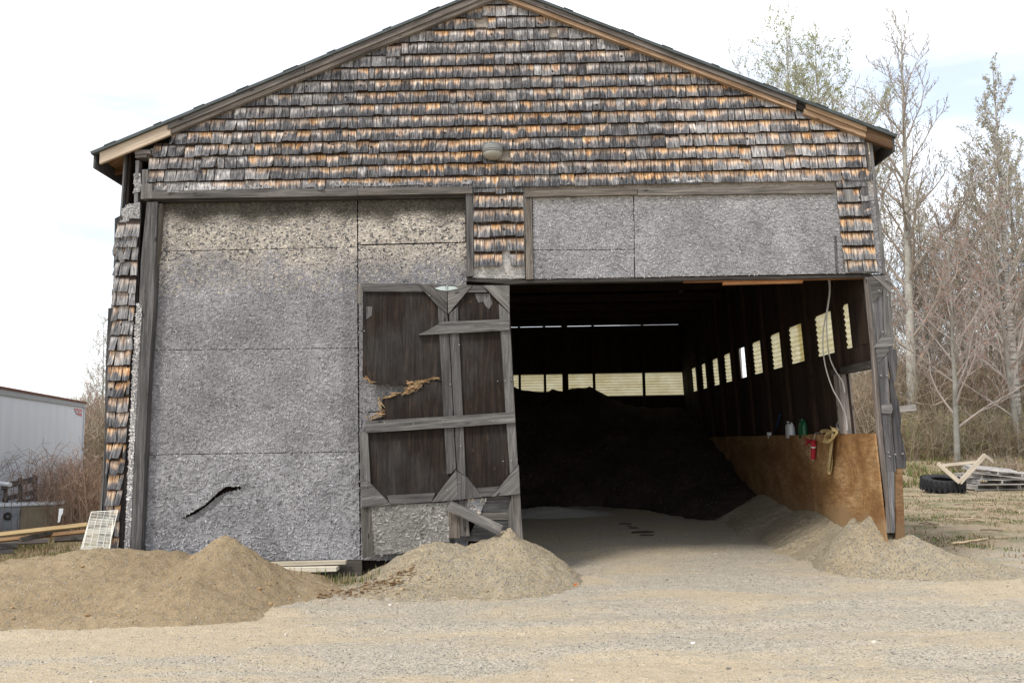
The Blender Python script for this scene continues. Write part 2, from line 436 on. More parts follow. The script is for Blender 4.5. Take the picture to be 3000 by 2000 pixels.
# overlapping sheet ends along the verge
mb = MB()
for (a, b) in ((LT, PK), (PK, RT)):
    dx, dz = b[0] - a[0], b[1] - a[1]; l = math.hypot(dx, dz); ux, uz = dx / l, dz / l
    s = .18
    while s < l - .2:
        w = rnd.uniform(.10, .2)
        mb = MB(); mb.prism([(a[0] + ux * s, a[1] + uz * s + .002), (a[0] + ux * (s + w), a[1] + uz * (s + w) + .002), (a[0] + ux * (s + w), a[1] + uz * (s + w) + .008), (a[0] + ux * s, a[1] + uz * s + .008)], YF - .156, YF + .3, 0)
        bpart('verge_cap', mb, ROOF, roof).matrix_parent_inverse = Matrix.Identity(4)
        s += rnd.uniform(.5, .8)
# rake boards
def rake(x0, x1, d0, d1, y0, y1, c, mat, name):
    z = lambda x: roofz(x)
    m = MB(); sl = math.degrees(math.atan2(z(x1) - z(x0), x1 - x0))
    m.prism([(x0, z(x0) - d0), (x1, z(x1) - d0), (x1, z(x1) - d1), (x0, z(x0) - d1)], y0, y1, sl, c)
    bpart(name, m, mat)
xp = PK[0]
xl = XZ(504, 367)[0]; xr = XZ(2526, 373)[0]
xl2 = XZ(900, 200)[0]
rake(xl, xl2, .036, .115, YF - .125, YF - .06, (.85, .8, .75), WOOD, 'rake_board')
rake(xl2 + .006, xp - .004, .036, .115, YF - .125, YF - .06, (1.05, .95, .88), WOOD, 'rake_board')
rake(xl + .02, xp - .004, .116, .168, YF - .10, YF - .035, (1.2, 1.08, .98), WOOD, 'rake_board')
xn = XZ(2322, 280)[0]; xn2 = XZ(2350, 290)[0]
rake(xp + .004, xn, .036, .10, YF - .125, YF - .06, (.95, .85, .78), WOOD, 'rake_board')
rake(xp + .004, xn, .101, .155, YF - .10, YF - .035, (1.15, 1.2, 1.3), WOODB, 'rake_board')
rake(xn2, xr, .036, .10, YF - .125, YF - .06, (.9, .95, 1.0), WOODB, 'rake_board')
rake(xn2 - .02, xr, .101, .165, YF - .10, YF - .035, (1.15, 1.2, 1.3), WOODB, 'rake_board')
rake(xn, xn2, .036, .12, YF - .09, YF - .04, (.25, .22, .2), WOOD, 'rake_board')
rake(LT[0] + .1, xl + .03, .04, .185, YF - .11, YF - .07, (1.0, .95, .92), WOODN, 'rake_board')
rake(xr - .004, RT[0] - .05, .04, .19, YF - .11, YF - .06, (.35, .32, .3), WOODB, 'rake_board')
# side wall tilts
A = P(2535, 815, YF); B = P(2609, 1491, YF)
def XR(z): return A.x + (z - A.z) * (B.x - A.x) / (B.z - A.z)
A2 = P(339, 672, YF); B2 = P(302, 1493, YF)
def XL(z): return A2.x + (z - A2.z) * (B2.x - A2.x) / (B2.z - A2.z) if z < A2.z else A2.x + (z - A2.z) * .12
# eaves: soffit sheet, fascia and rafter tails
def zsol(side, off):      # height where the side wall meets the roof underside
    z = 4.0
    for _ in range(40):
        x = XR(z) if side > 0 else XL(z); z = .5 * z + .5 * (roofz(x) - off)
    return z
ZR, ZL = zsol(1, .05), zsol(-1, .05)
for sd, tip, zw in ((-1, LT, ZL), (1, RT, ZR)):
    xw = XR(zw) if sd > 0 else XL(zw)
    m = MB(); x0 = tip[0] - sd * .03; x1 = tip[0] - sd * .055
    m.prism([(x0, tip[1] - .045), (x1, tip[1] - .035), (x1, tip[1] - .20), (x0, tip[1] - .20)], YF - .12, YB + .25, 0, (.5, .5, .5))
    bpart('fascia', m, WOOD)
    m = MB()
    a = (x1 - sd * .005, roofz(x1) - .055); b = (xw, roofz(xw) - .055)
    m.prism([a, b, (b[0], b[1] - .012), (a[0], a[1] - .012)], YF - .05, YB + .2, 0, (.9, .8, .7))
    bpart('soffit', m, WOODB if sd < 0 else WOOD)
    y = YF + .35
    while y < YB:
        m = MB(); m.prism([(a[0], a[1] - .014), (b[0], b[1] - .014), (b[0], b[1] - .15), (a[0], a[1] - .1)], y, y + .04, 0, (.6, .5, .42))
        bpart('rafter_tail', m, WOODB); y += 1.15
# ---- shingles
def shingle(mb, x, w, zb, ex, tone, org, drk, clip=None, curl=0.0, y0=YF - .012, rot=0, over=.03, split=False):
    nx, nz_ = 4, 4; H = ex + over; ox = rnd.uniform(0, 60); vs = []; uvs = []
    lift = rnd.uniform(.034, .046); cor = rnd.uniform(-1, 1)
    jag = [rnd.uniform(-.005, .005) for _ in range(nx)]
    for k in range(nz_):
        t = k / (nz_ - 1)
        for i in range(nx):
            s = i / (nx - 1)
            xx = x + s * w * (1 - .0 * t) + rot * (t - .5) * .1; zz = zb + H * (1 - t) + (jag[i] if k == nz_ - 1 else 0)
            yy = y0 - lift * (.15 + .85 * t) - curl * (t ** 2.2) * (.35 + .65 * abs(s - (.5 - .5 * (1 if cor > 0 else -1)))) - .002 * math.sin(s * 7 + ox)
            if clip: zz = min(zz, clip(xx))
            vs.append((xx, yy, zz)); uvs.append((s * w + ox, (zz - zb) / ex + (0)))
    fs = []; fu = []
    for k in range(nz_ - 1):
        for i in range(nx - 1):
            a = k * nx + i; q = [a, a + nx, a + nx + 1, a + 1]
            fs.append(q); fu.append([uvs[j] for j in q])
    b = len(vs); th = .012
    for i in range(nx):
        v = vs[(nz_ - 1) * nx + i]; vs.append((v[0], v[1] + th, v[2] + .001))
    for i in range(nx - 1):
        a = (nz_ - 1) * nx + i; fs.append([a, b + i, b + i + 1, a + 1]); fu.append([(ox, .02)] * 4); nb = len(fs)
    # side edges
    for i in (0, nx - 1):
        c0 = len(vs)
        for k in range(nz_): v = vs[k * nx + i]; vs.append((v[0], v[1] + th, v[2]))
        for k in range(nz_ - 1):
            q = [k * nx + i, c0 + k, c0 + k + 1, (k + 1) * nx + i]
            fs.append(q if i else q[::-1]); fu.append([(ox, .02)] * 4)
    mb.add(vs, fs, fu, [(tone, org, drk) if q < 9 else (.12, 0, 1.0) for q in range(len(fs))])  # butt and side faces coloured dark, painting shade under and between shingles
def course(mb, x0, x1, zb, ex, st, clip=None, gap=None, wmin=.075, wmax=.20, y0=YF - .012):
    x = x0 - rnd.uniform(0, .1)
    first = True
    while x < x1 - .02:
        w = rnd.uniform(wmin, wmax); xa = max(x, x0); xb = min(x + w, x1)
        x += w
        if xb - xa < .03: continue
        xm = (xa + xb) / 2
        if gap and gap(xm, zb): continue
        if clip and clip(xm) < zb + .02: continue
        tone, org, drk, curlp, miss = st(xm, zb)
        if rnd.random() < miss: continue
        cu = rnd.uniform(.01, .05) if rnd.random() < curlp else rnd.uniform(0, .005)
        dz = rnd.uniform(-.006, .006) + (rnd.uniform(-.03, .01) if rnd.random() < curlp * .5 else 0)
        g = rnd.uniform(.003, .007)
        shingle(mb, xa + g, xb - xa - 2 * g, zb + dz, ex, tone, org, drk, clip, cu, rot=rnd.gauss(0, .03 + .25 * curlp), y0=y0)
ZTRIM = XZ(1450, 549)[1]
ztop = XZ(1450, 19)[1]; zr516 = XZ(1450, 516)[1]; EX = (ztop - zr516) / 14
def gable_style(x, z):
    h = (z - zr516) / (ztop - zr516)            # 0 at the bottom course, 1 near the peak
    tone = rnd.gauss(.50 + .22 * max(0, h - .55) / .45 + .08 * (abs(x) > 3), .2)
    k = 1.4 * fb(x * .6, z * .9, 11)
    d = 1.05 - 1.0 * max(0, h - .5) + .5 * k + rnd.gauss(0, .18)
    org = (.62 - .58 * h + .10 * math.tanh(x)) + .5 * k + rnd.gauss(0, .28)
    if x < -2.0 and h > .35: org -= .35; d -= .15
    if x > 1.8: tone += .2; org += .05; d -= .3
    return (max(.1, tone), min(1, max(.05, org)), min(1, max(.08, d)), .05 + .3 * math.exp(-((h - .15) / .18) ** 2) * (1.4 if x < 0 else .8), .005 if x > -3.5 else 0)
xg0 = XZ(504, 400)[0]; xg1 = XZ(2532, 430)[0]
clipg = lambda x: roofz(x) - .06
mb = MB()
NR = 17
for r in range(NR + 1):
    zb = ztop + .5 * EX * 0 - EX * r + EX * 1
    if zb > PK[1]: continue
    if zb < ZTRIM - .02: break
    # left and right ends step with the roof slope and the torn lower left corner
    hL = (zb - LT[1])
    a = xg0; 
    if zb < XZ(504, 455)[1]: a = XZ(452, 470)[0]
    if zb < XZ(440, 492)[1]: a = XZ(437, 520)[0]
    b = xg1 + (.06 if zb < XZ(2500, 500)[1] else 0)
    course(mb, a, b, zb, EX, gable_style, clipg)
# last partial course above the trims, mostly unweathered
def last_style(x, z): t = gable_style(x, z); return (t[0], min(1, t[1] + .45), t[2] * .45, .02, .03 if x > 0 else .01)
zz = ztop + EX - EX * 16
zlast = ZTRIM + .005
course(mb, XZ(446, 540)[0], XZ(1384, 540)[0], XZ(900, 566)[1] + .06, EX * .62, last_style, clipg, y0=YF - .004)
course(mb, XZ(1537, 540)[0], XZ(2444, 540)[0], zlast, EX * .7, last_style, clipg, y0=YF - .004)
# backing boards behind the shingles
mb2 = MB()
mb2.prism([(xg0 + .02, XZ(504, 570)[1]), (XZ(2548, 560)[0], XZ(2500, 560)[1]), (XR(ZR) - .01, ZR - .06), (PK[0], PK[1] - .08), (xg0 + .02, roofz(xg0) - .09)], YF - .006, YF + .012, 0, (.30, .26, .22))
mb2.prism([XZ(1386, 566), XZ(1538, 566), XZ(1538, 815), XZ(1386, 815)], YF - .003, YF + .012, 0, (.42, .40, .38)); mb2.prism([XZ(2446, 560), XZ(2552, 560), XZ(2586, 801), XZ(2452, 801)], YF - .003, YF + .012, 0, (.3, .3, .3))
bpart('sheathing', mb2, OSB)
def col_style(x, z): t = gable_style(x, z); return (.45 + rnd.gauss(0, .1), min(1, .55 + rnd.gauss(0, .2)), min(1, .85 + rnd.gauss(0, .15)), .2, .02)
# centre column of shingles between the bays
c0 = XZ(1387, 600)[0]; c1 = XZ(1534, 600)[0]
for y in (567, 610, 652, 696, 738, 782):
    course(mb, c0, c1, XZ(1460, y)[1], EX * 1.03, col_style, gap=lambda x, z, y=y: (y > 770 and abs(x - (c0 + .62 * (c1 - c0))) < .05))
# right column leaning with the corner
for i, y in enumerate((551, 593, 635, 679, 721, 763, 800)):
    t = (y - 551) / 250
    course(mb, XZ(2446 + 24 * t, y)[0], XZ(2540 + 28 * t, y)[0], XZ(2500, y)[1], EX * 1.03, lambda x, z: (.5 + rnd.gauss(0, .1), min(1, .75 + rnd.gauss(0, .2)), min(1, .6 + rnd.gauss(0, .2)), .12, .0))
# left strip beside the closed bay
rows = [(700, 345, 416), (728, 342, 412), (764, 342, 409), (810, 338, 406), (856, 337, 403), (896, 334, 400), (938, 331, 398), (982, 328, 395), (1026, 325, 392), (1070, 322, 388), (1116, 318, 385), (1160, 317, 383),
        (1206, 316, 381), (1250, 315, 379), (1296, 315, 376), (1342, 314, 373), (1386, 314, 369), (1432, 314, 364), (1478, 313, 360), (1524, 313, 357), (1570, 313, 355), (1614, 313, 352), (1658, 313, 352)]
for y, a, b in rows:
    zb = XZ(360, y)[1]
    orgy = .15 if y < 1040 else .65
    course(mb, XZ(a, y)[0], XZ(b, y)[0], zb, .182, lambda x, z: (.5 + rnd.gauss(0, .08), min(1, max(0, orgy + rnd.gauss(0, .25))), min(1, max(0, .55 + (.3 if y > 1100 else 0) + rnd.gauss(0, .2))), .5, .0), wmin=.08, wmax=.15)
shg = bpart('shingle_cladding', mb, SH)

# ---- strand board panels: a slab with a layer of lifted flakes
def inpoly(x, z, poly):
    c = False; n = len(poly)
    for i in range(n):
        x1, z1 = poly[i]; x2, z2 = poly[i - 1]
        if (z1 > z) != (z2 > z) and x < (x2 - x1) * (z - z1) / (z2 - z1) + x1: c = not c
    return c
def osb(name, poly, y, th=.014, dens=2400, tone=None, size=1.0, parent=None, horiz=.5, hole=None, lift=1.0, wpx=True):
    pts = [XZ(a, b, y) for a, b in poly] if wpx else poly
    mb = MB(); bc = .27
    if len(pts) == 4 and not hole:
        mb.prism(pts, y + .002, y + th, 0, (bc, bc, bc * 1.02)); nu = max(2, int((pts[1][0] - pts[0][0]) / .03)); nv = max(2, int(abs(pts[0][1] - pts[3][1]) / .03))
        nu, nv = min(nu, 130), min(nv, 60); gv = []
        for j in range(nv + 1):
            for i in range(nu + 1):
                u, v = i / nu, j / nv
                x = (pts[0][0] * (1 - u) + pts[1][0] * u) * (1 - v) + (pts[3][0] * (1 - u) + pts[2][0] * u) * v; z = (pts[0][1] * (1 - u) + pts[1][1] * u) * (1 - v) + (pts[3][1] * (1 - u) + pts[2][1] * u) * v
                gv.append((x, y, z))
        gf, gc = [], []
        for j in range(nv):
            for i in range(nu):
                a_ = j * (nu + 1) + i; gf.append([a_, a_ + nu + 1, a_ + nu + 2, a_ + 1]); g = bc * rnd.uniform(.85, 1.1)
                gc.append(tone(gv[a_][0], gv[a_][2], g) if tone else (g, g, g))
        mb.add(gv, gf, None, gc)
    elif hole is None: mb.prism(pts, y, y + th, 0, (bc, bc, bc * 1.02))
    else:
        # a jagged hole: slab split into a fan of quads is avoided by building a ring around the hole
        mb2_hole(mb, pts, [XZ(a, b, y) for a, b in hole], y, th, (bc, bc, bc * 1.02))
    hp = [XZ(a, b, y) for a, b in hole] if hole else None
    x0, x1 = min(p[0] for p in pts), max(p[0] for p in pts); z0, z1 = min(p[1] for p in pts), max(p[1] for p in pts)
    n = int((x1 - x0) * (z1 - z0) * dens / size ** 2)
    for _ in range(n):
        x, z = rnd.uniform(x0, x1), rnd.uniform(z0, z1)
        if not inpoly(x, z, pts) or (hp and inpoly(x, z, hp)): continue
        a = rnd.gauss(0, .55) if rnd.random() < horiz else rnd.uniform(0, math.pi)
        l = rnd.uniform(.012, .036) * size; w = rnd.uniform(.004, .011) * size
        if x - x0 < l * .5 or x1 - x < l * .5: a = math.pi / 2
        ca, sa = math.cos(a), math.sin(a)
        ti = rnd.uniform(-.3, .35) * lift; tj = rnd.uniform(-.25, .25) * lift
        g = max(.1, rnd.gauss(.335, .06)) * (.5 if rnd.random() < .07 else 1); cc = (g, g * .985, g * 1.0)
        if tone: cc = tone(x, z, g)
        yo = y - .003 - rnd.uniform(0, .004) * lift
        v = []; 
        for (s, t) in ((-1, -1), (0, -1), (1, -1), (1, 1), (0, 1), (-1, 1)):
            bow = .0025 * (abs(s)) * lift
            wj = w * (.5 + .14 * rnd.random())
            v.append((x + ca * s * l / 2 - sa * t * wj, yo - abs(bow) + s * l / 2 * ti * .25 + t * w / 2 * (ti - .2) - .001, z + sa * s * l / 2 + ca * t * wj))
        mb.add(v, [[0, 1, 4, 5], [1, 2, 3, 4]], None, cc)
    return bpart(name, mb, OSB, parent)
def mb2_hole(mb, outer, hole, y, th, c):
    """slab with a hole, triangulated"""
    from mathutils.geometry import tessellate_polygon
    jag = []
    for i in range(len(hole)):
        a, b = hole[i], hole[(i + 1) % len(hole)]
        for t in (0, .33, .66): jag.append((a[0] + (b[0] - a[0]) * t + rnd.uniform(-.008, .008), a[1] + (b[1] - a[1]) * t + rnd.uniform(-.008, .008)))
    pts = list(outer) + jag; no, nh = len(outer), len(jag)
    tris = tessellate_polygon([[Vector((x, z, 0)) for x, z in outer], [Vector((x, z, 0)) for x, z in jag]])
    n = len(pts); vs = [(x, y, z) for x, z in pts] + [(x, y + th, z) for x, z in pts]
    fs = [list(t) for t in tris] + [[k + n for k in reversed(t)] for t in tris]
    fs += [[i, (i + 1) % no, (i + 1) % no + n, i + n] for i in range(no)] + [[no + i, no + (i + 1) % nh, no + (i + 1) % nh + n, no + i + n] for i in range(nh)]
    mb.add(vs, fs, None, c)
zc = XZ(700, 700)[1]; ztp = XZ(700, 575)[1]
def door_tone(x, z, g):
    """the sheltered band below the head is cream, darkening to black at the very top"""
    d = ztp - z; n_ = fb(x * 2.2, z * 2.2, 4)
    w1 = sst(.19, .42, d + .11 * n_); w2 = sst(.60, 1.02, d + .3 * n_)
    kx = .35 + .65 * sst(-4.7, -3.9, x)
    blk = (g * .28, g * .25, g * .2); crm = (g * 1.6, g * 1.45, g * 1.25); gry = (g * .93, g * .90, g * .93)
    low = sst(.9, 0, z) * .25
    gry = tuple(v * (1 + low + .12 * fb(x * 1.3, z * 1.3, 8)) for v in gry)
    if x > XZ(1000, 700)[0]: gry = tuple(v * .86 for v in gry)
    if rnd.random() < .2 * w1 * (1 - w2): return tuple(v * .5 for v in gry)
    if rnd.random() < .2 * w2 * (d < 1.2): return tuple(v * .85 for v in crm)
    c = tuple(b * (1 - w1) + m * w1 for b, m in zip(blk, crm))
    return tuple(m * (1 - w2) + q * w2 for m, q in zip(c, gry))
YO = YF + .05
dg = 2.0
osb('strand_board', [(468, 584), (1045, 572), (1046, 722.8), (464, 735.8)], YO, tone=door_tone)
osb('strand_board', [(464, 738), (1046, 725), (1047, 1017.8), (447, 1024.8)], YO, tone=door_tone)
osb('strand_board', [(447, 1027), (1047, 1020), (1050, 1321.8), (432, 1330.6)], YO, tone=door_tone, size=1.1)
hole_px = [(534, 1517), (548, 1503), (572, 1488), (590, 1470), (616, 1446), (640, 1431), (662, 1422), (690, 1420), (718, 1418), (700, 1434), (676, 1440), (658, 1455), (644, 1474), (618, 1490), (600, 1504), (576, 1524), (560, 1532), (546, 1524)]
osb('strand_board', [(431, 1333), (1050, 1324), (1055, 1640), (420, 1650)], YO, tone=door_tone, size=1.45, lift=1.5, hole=hole_px).__setitem__('label', 'pale strand board sheet with torn crescent hole')
osb('strand_board', [(1049, 572), (1363, 566), (1363, 708), (1050, 716)], YO, tone=door_tone)
osb('strand_board', [(1050, 720), (1366, 712), (1368, 1200), (1053, 1205)], YO + .008, tone=door_tone)
osb('strand_board', [(1053, 1208), (1370, 1203), (1372, 1640), (1058, 1640)], YO + .008, tone=door_tone, size=1.6, lift=1.5)
# lifted lip above the torn hole
osb('torn_flap', [(640, 1440), (662, 1424), (706, 1424), (726, 1412), (700, 1412), (668, 1408), (632, 1420), (600, 1448), (560, 1480), (540, 1512), (572, 1494), (600, 1478)], YO - .035, th=.012, dens=2500, size=1.2, lift=1.5)
osb('torn_flap', [(540, 1540), (540, 1518), (572, 1505), (600, 1486), (622, 1468), (642, 1452), (664, 1442), (700, 1436), (716, 1436), (716, 1540)], YO + .028, dens=2500, size=1.2, tone=lambda x, z, g: (g * .8, g * .78, g * .78))
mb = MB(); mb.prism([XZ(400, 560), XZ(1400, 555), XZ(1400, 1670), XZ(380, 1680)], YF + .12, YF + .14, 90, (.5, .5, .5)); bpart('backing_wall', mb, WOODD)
# header over the open bay
def head_tone(x, z, g): 
    g *= 1.0; k = max(0, 1 - (XZ(2000, 570)[1] - z) / .12)
    return (g * (1.0 + .25 * k), g * (.985 + .2 * k), g * (1.0 + .12 * k))
osb('strand_board', [(1561, 578), (1855, 573), (1857, 729.5), (1562, 731.5)], YF - .01, tone=head_tone, horiz=.15)
osb('strand_board', [(1562, 734), (1857, 732), (1858, 812), (1563, 817)], YF - .01, tone=head_tone, horiz=.15)
osb('strand_board', [(1858, 573), (2446, 565), (2452, 801), (1861, 812)], YF - .016, tone=head_tone)
osb('strand_board', [(1384, 772), (1537, 768), (1538, 816), (1384, 820)], YF + .002, tone=lambda x, z, g: (g * 1.25, g * 1.2, g * 1.12))
osb('strand_board', [(2446, 560), (2470, 560), (2478, 801), (2452, 801)], YF - .012, tone=head_tone)
osb('strand_board', [(2524, 380), (2544, 385), (2586, 801), (2558, 801)], YF - .014, tone=head_tone)
# left corner remains
pale = lambda x, z, g: (g * 1.9, g * 1.8, g * 1.72)
osb('strand_board', [(401, 888), (418, 888), (405, 1080), (392, 1348), (379, 1660), (361, 1660), (377, 1348), (388, 1080)], YF - .03, tone=pale, horiz=.1, dens=3000)
osb('torn_strand_board', [(357, 615), (372, 600), (392, 597), (410, 592), (410, 640), (378, 640), (378, 684), (360, 700), (344, 686), (346, 655), (364, 640), (354, 628)], YF - .004, tone=lambda x, z, g: (g * 1.25, g * 1.2, g * 1.15), dens=3000)
osb('torn_strand_board', [(393, 510), (404, 506), (412, 508), (414, 545), (410, 562), (390, 565), (396, 545), (392, 530)], YF - .006, tone=lambda x, z, g: (g * 1.3, g * 1.25, g * 1.2), dens=3000)
osb('torn_strand_board', [(436, 443), (450, 436), (458, 440), (460, 500), (440, 502), (446, 470), (432, 460)], YF - .004, tone=lambda x, z, g: (g * 1.3, g * 1.25, g * 1.2), dens=3000)
osb('strand_board', [(328, 860), (338, 780), (344, 770), (340, 900), (326, 905)], YF + .0, tone=lambda x, z, g: (g * 1.2, g * 1.15, g * 1.1), dens=3000)

# ---- boards given by photo polygons on the front wall
def bd(name, poly, y0, y1, a, c=(1, 1, 1), mat=None, parent=None):
    m = MB(); m.prism([XZ(x, y, y0) for x, y in poly], y0, y1, a, c)
    o = bpart(name, m, mat or WOOD, parent)
    if parent is not None and parent is not barn: o.matrix_parent_inverse = Matrix.Identity(4)
    return o
y1 = YF + .05
bd('header_trim', [(446, 559), (1046, 550), (1046, 573), (446, 582)], YF - .07, y1, 0, (.75, .72, .7))
bd('header_trim', [(1047, 551), (1384, 546), (1384, 566), (1047, 572)], YF - .072, y1, 0, (.8, .75, .7))
bd('header_trim', [(1537, 557), (1866, 552), (1866, 570), (1537, 577)], YF - .06, y1, 0, (.9, .8, .7))
bd('header_trim', [(1868, 552), (2444, 545), (2446, 566), (1868, 572)], YF - .055, y1, 0, (.95, .88, .8))
bd('door_head', [(450, 584), (1384, 570), (1384, 578), (450, 592)], YF - .02, YF + .05, 0, (.3, .28, .26))
bd('jamb_trim', [(1364, 566), (1384, 566), (1387, 808), (1367, 810)], YF - .05, y1, 90, (.62, .6, .6))
bd('jamb_trim', [(1538, 579), (1558, 579), (1562, 817), (1541, 818)], YF - .045, y1, 90, (.95, .85, .75))
bd('lintel_board', [(1367, 812), (1540, 820), (2590, 803), (2590, 812), (1540, 829), (1490, 832), (1367, 823)], YF - .02, YF + .09, 0, (.30, .27, .25))
bd('lintel_board', [(2002, 818), (2590, 806), (2590, 815), (2002, 828)], YF + .02, YF + .06, 0, (.8, .6, .45), WOODB)
bd('lintel_board', [(2118, 826), (2352, 820), (2352, 828), (2118, 834)], YF + .03, YF + .08, 0, (1.3, 1.0, .75), WOODB)
bd('corner_trim', [(2546, 412), (2554, 411), (2597, 803), (2588, 803)], YF - .03, y1, 90, (1.0, 1.0, 1.0))
bd('corner_trim', [(2526, 374), (2534, 376), (2552, 500), (2545, 500)], YF - .04, y1, 90, (.7, .68, .66))
bd('patch_board', [(2444, 690), (2450, 690), (2456, 800), (2450, 801)], YF - .03, y1, 90, (.5, .5, .5))
bd('patch_board', [(2470, 555), (2498, 555), (2508, 590), (2480, 590)], YF - .05, YF - .04, 90, (1.2, 1.2, 1.2))
bd('patch_board', [(2520, 500), (2536, 500), (2552, 632), (2526, 634)], YF - .045, YF - .035, 90, (.6, .6, .62))
# left jamb and corner
bd('door_post', [(443, 592), (461, 592), (450, 894), (437, 1080), (424, 1348), (410, 1680), (380, 1680), (393, 1348), (405, 1080), (420, 894)], YF - .07, y1, 90, (.62, .61, .62))
bd('door_post', [(430, 592), (442, 592), (430, 890), (420, 894), (407, 890), (413, 760)], YF - .05, y1, 90, (.72, .7, .7))
bd('door_post', [(463, 596), (475, 596), (466, 735), (456, 800), (452, 890), (452, 894)], YF - .02, y1, 90, (.9, .8, .7))
bd('corner_board', [(317, 902), (331, 902), (324, 1030), (318, 1118), (314, 1348), (313, 1500), (313, 1660), (300, 1660), (302, 1493), (306, 1300), (310, 1060)], YF - .02, YF + .09, 90, (.42, .42, .44))
bd('corner_board', [(414, 540), (446, 538), (446, 581), (412, 583)], YF - .06, y1, 90, (1.0, .98, .95))
bd('corner_board', [(416, 497), (433, 496), (436, 540), (416, 541)], YF - .05, y1, 90, (.9, .88, .86))
bd('beam_end', [(395, 440), (440, 438), (440, 450), (395, 452)], YF - .06, YF + .1, 0, (1.15, 1.05, 1))
bd('beam_end', [(396, 453), (430, 452), (428, 461), (396, 462)], YF - .05, YF + .1, 0, (1.1, 1, .95))
bd('corner_stud', [(397, 470), (407, 470), (404, 520), (396, 522)], YF - .02, YF + .07, 90, (1.3, 1.3, 1.35))
bd('corner_stud', [(393, 560), (404, 560), (403, 640), (393, 640)], YF + .0, YF + .07, 90, (1.2, 1.2, 1.25))
bd('corner_stud', [(348, 640), (356, 636), (350, 720), (342, 720)], YF + .02, YF + .07, 90, (.4, .4, .42))
bd('corner_stud', [(340, 672), (347, 672), (340, 782), (332, 784)], YF + .01, YF + .06, 90, (.5, .5, .52))
bd('corner_board', [(329, 735), (338, 700), (345, 700), (341, 744), (330, 748)], YF - .02, YF + .02, 90, (1.1, 1.05, 1))
# loose strips of split shingle on the left strip
bd('loose_shingle', [(335, 700), (347, 690), (366, 765), (352, 772)], YF - .06, YF - .05, 70, (1.1, 1.1, 1.1))
bd('loose_shingle', [(340, 735), (352, 728), (362, 770), (356, 772)], YF - .05, YF - .04, 70, (1, .95, .9))
bd('sheathing', [(336, 640), (414, 600), (404, 886), (360, 1660), (308, 1660), (322, 1040), (333, 800)], YF + .012, YF + .03, 90, (.35, .33, .32))
# planks at the foot of the closed bay
mbs = MB()
bd('sill_plank', [(780, 1648), (1012, 1642), (1012, 1652), (782, 1658)], YF - .12, YF - .02, 0, (.9, .95, .95), WOODN)
bd('sill_plank', [(800, 1664), (985, 1661), (985, 1673), (800, 1678)], YF - .22, YF - .05, 0, (1.3, 1.4, 1.45), WOODN)
bd('sill_plank', [(400, 1645), (1060, 1638), (1060, 1720), (400, 1720)], YF + .03, YF + .09, 0, (.55, .5, .45))

# ---- plywood door leaf pair in front
YD = YF - .1
def z2(x, y): return (1000 + .5742 * x, 780 + .5742 * y)
def leaf(px): return [z2(a, b) for a, b in px]
m = MB()
up = leaf([(110, 110), (545, 100), (560, 560)]) 
# left sheet upper part with torn lower edge
tornU = [(110, 105), (548, 100), (556, 590), (520, 575), (482, 570), (470, 580), (455, 572), (430, 582), (415, 590), (380, 588), (345, 600), (330, 596), (290, 604), (240, 600), (196, 604), (150, 600), (120, 572), (108, 560)]
tornL = [(212, 660), (235, 664), (262, 652), (300, 645), (340, 632), (378, 618), (412, 624), (440, 600), (470, 585), (500, 590), (556, 600), (585, 800), (585, 1190), (110, 1222), (100, 1090), (125, 850), (130, 790), (205, 768), (206, 700)]
m.prism([XZ(*z2(a, b), YD) for a, b in tornU], YD, YD + .014, 90)
m.prism([XZ(*z2(a, b), YD) for a, b in tornL], YD + .002, YD + .016, 90)
dl = bpart('plywood_door', m, PLYD); dl['label'] = 'dark plywood door leaf with a splintered hole'
m = MB(); m.prism([XZ(*z2(a, b), YD) for a, b in [(545, 100), (855, 100), (908, 1165), (590, 1190)]], YD + .001, YD + .015, 90)
dr = bpart('plywood_door', m, PLYD); dr['label'] = 'narrow plywood door leaf with vertical grain and pale knots'
def jagged(px, k=4, a=5):
    o = []
    for i in range(len(px)):
        p, q = px[i], px[(i + 1) % len(px)]
        for j in range(k): o.append((p[0] + (q[0] - p[0]) * j / k + (rnd.uniform(-a, a) if j else 0) * .6, p[1] + (q[1] - p[1]) * j / k + (rnd.uniform(-a, a) if j else 0)))
    return o
def dbd(name, poly, par, a, c=(1, 1, 1), t=.03, mat=None): return bd(name, leaf(poly), YD - t, YD - .001, a, c, mat, par)
g1 = (.62, .61, .61); g2 = (.85, .84, .83)
dbd('rail', [(112, 86), (400, 90), (420, 130), (112, 128)], dl, 0, g1)
dbd('gusset', [(388, 91), (538, 94), (540, 242), (490, 200)], dl, -45, (.55, .53, .52), .04)
dbd('gusset', [(541, 94), (668, 96), (545, 242)], dr, 20, (.95, .92, .9), .04)
dbd('rail', [(668, 97), (722, 97), (745, 132), (640, 132)], dr, 0, g1)
dbd('gusset', [(722, 97), (858, 97), (858, 236)], dr, -45, (1.0, .98, .96), .04)
dbd('stile', [(492, 205), (540, 245), (549, 345), (584, 1030), (560, 1055), (538, 1060), (500, 345)], dl, 90, (.55, .54, .54))
dbd('stile', [(550, 240), (594, 205), (600, 345), (634, 1070), (590, 1040), (553, 345)], dr, 90, g1)
dbd('stile', [(803, 190), (858, 240), (862, 330), (900, 1010), (860, 1060), (812, 345)], dr, 90, g2)
dbd('stile', [(92, 840), (135, 850), (148, 1105), (98, 1075)], dl, 90, g2)
dbd('stile', [(75, 85), (105, 85), (105, 190), (80, 190)], dl, 90, (1, .95, .9), .02)
dbd('rail', [(390, 350), (440, 326), (515, 283), (858, 268), (858, 325), (545, 342)], dr, 2, g2, .055)
dbd('rail', [(122, 790), (520, 766), (885, 742), (888, 797), (580, 820), (125, 848)], dl, 3, g2, .06)
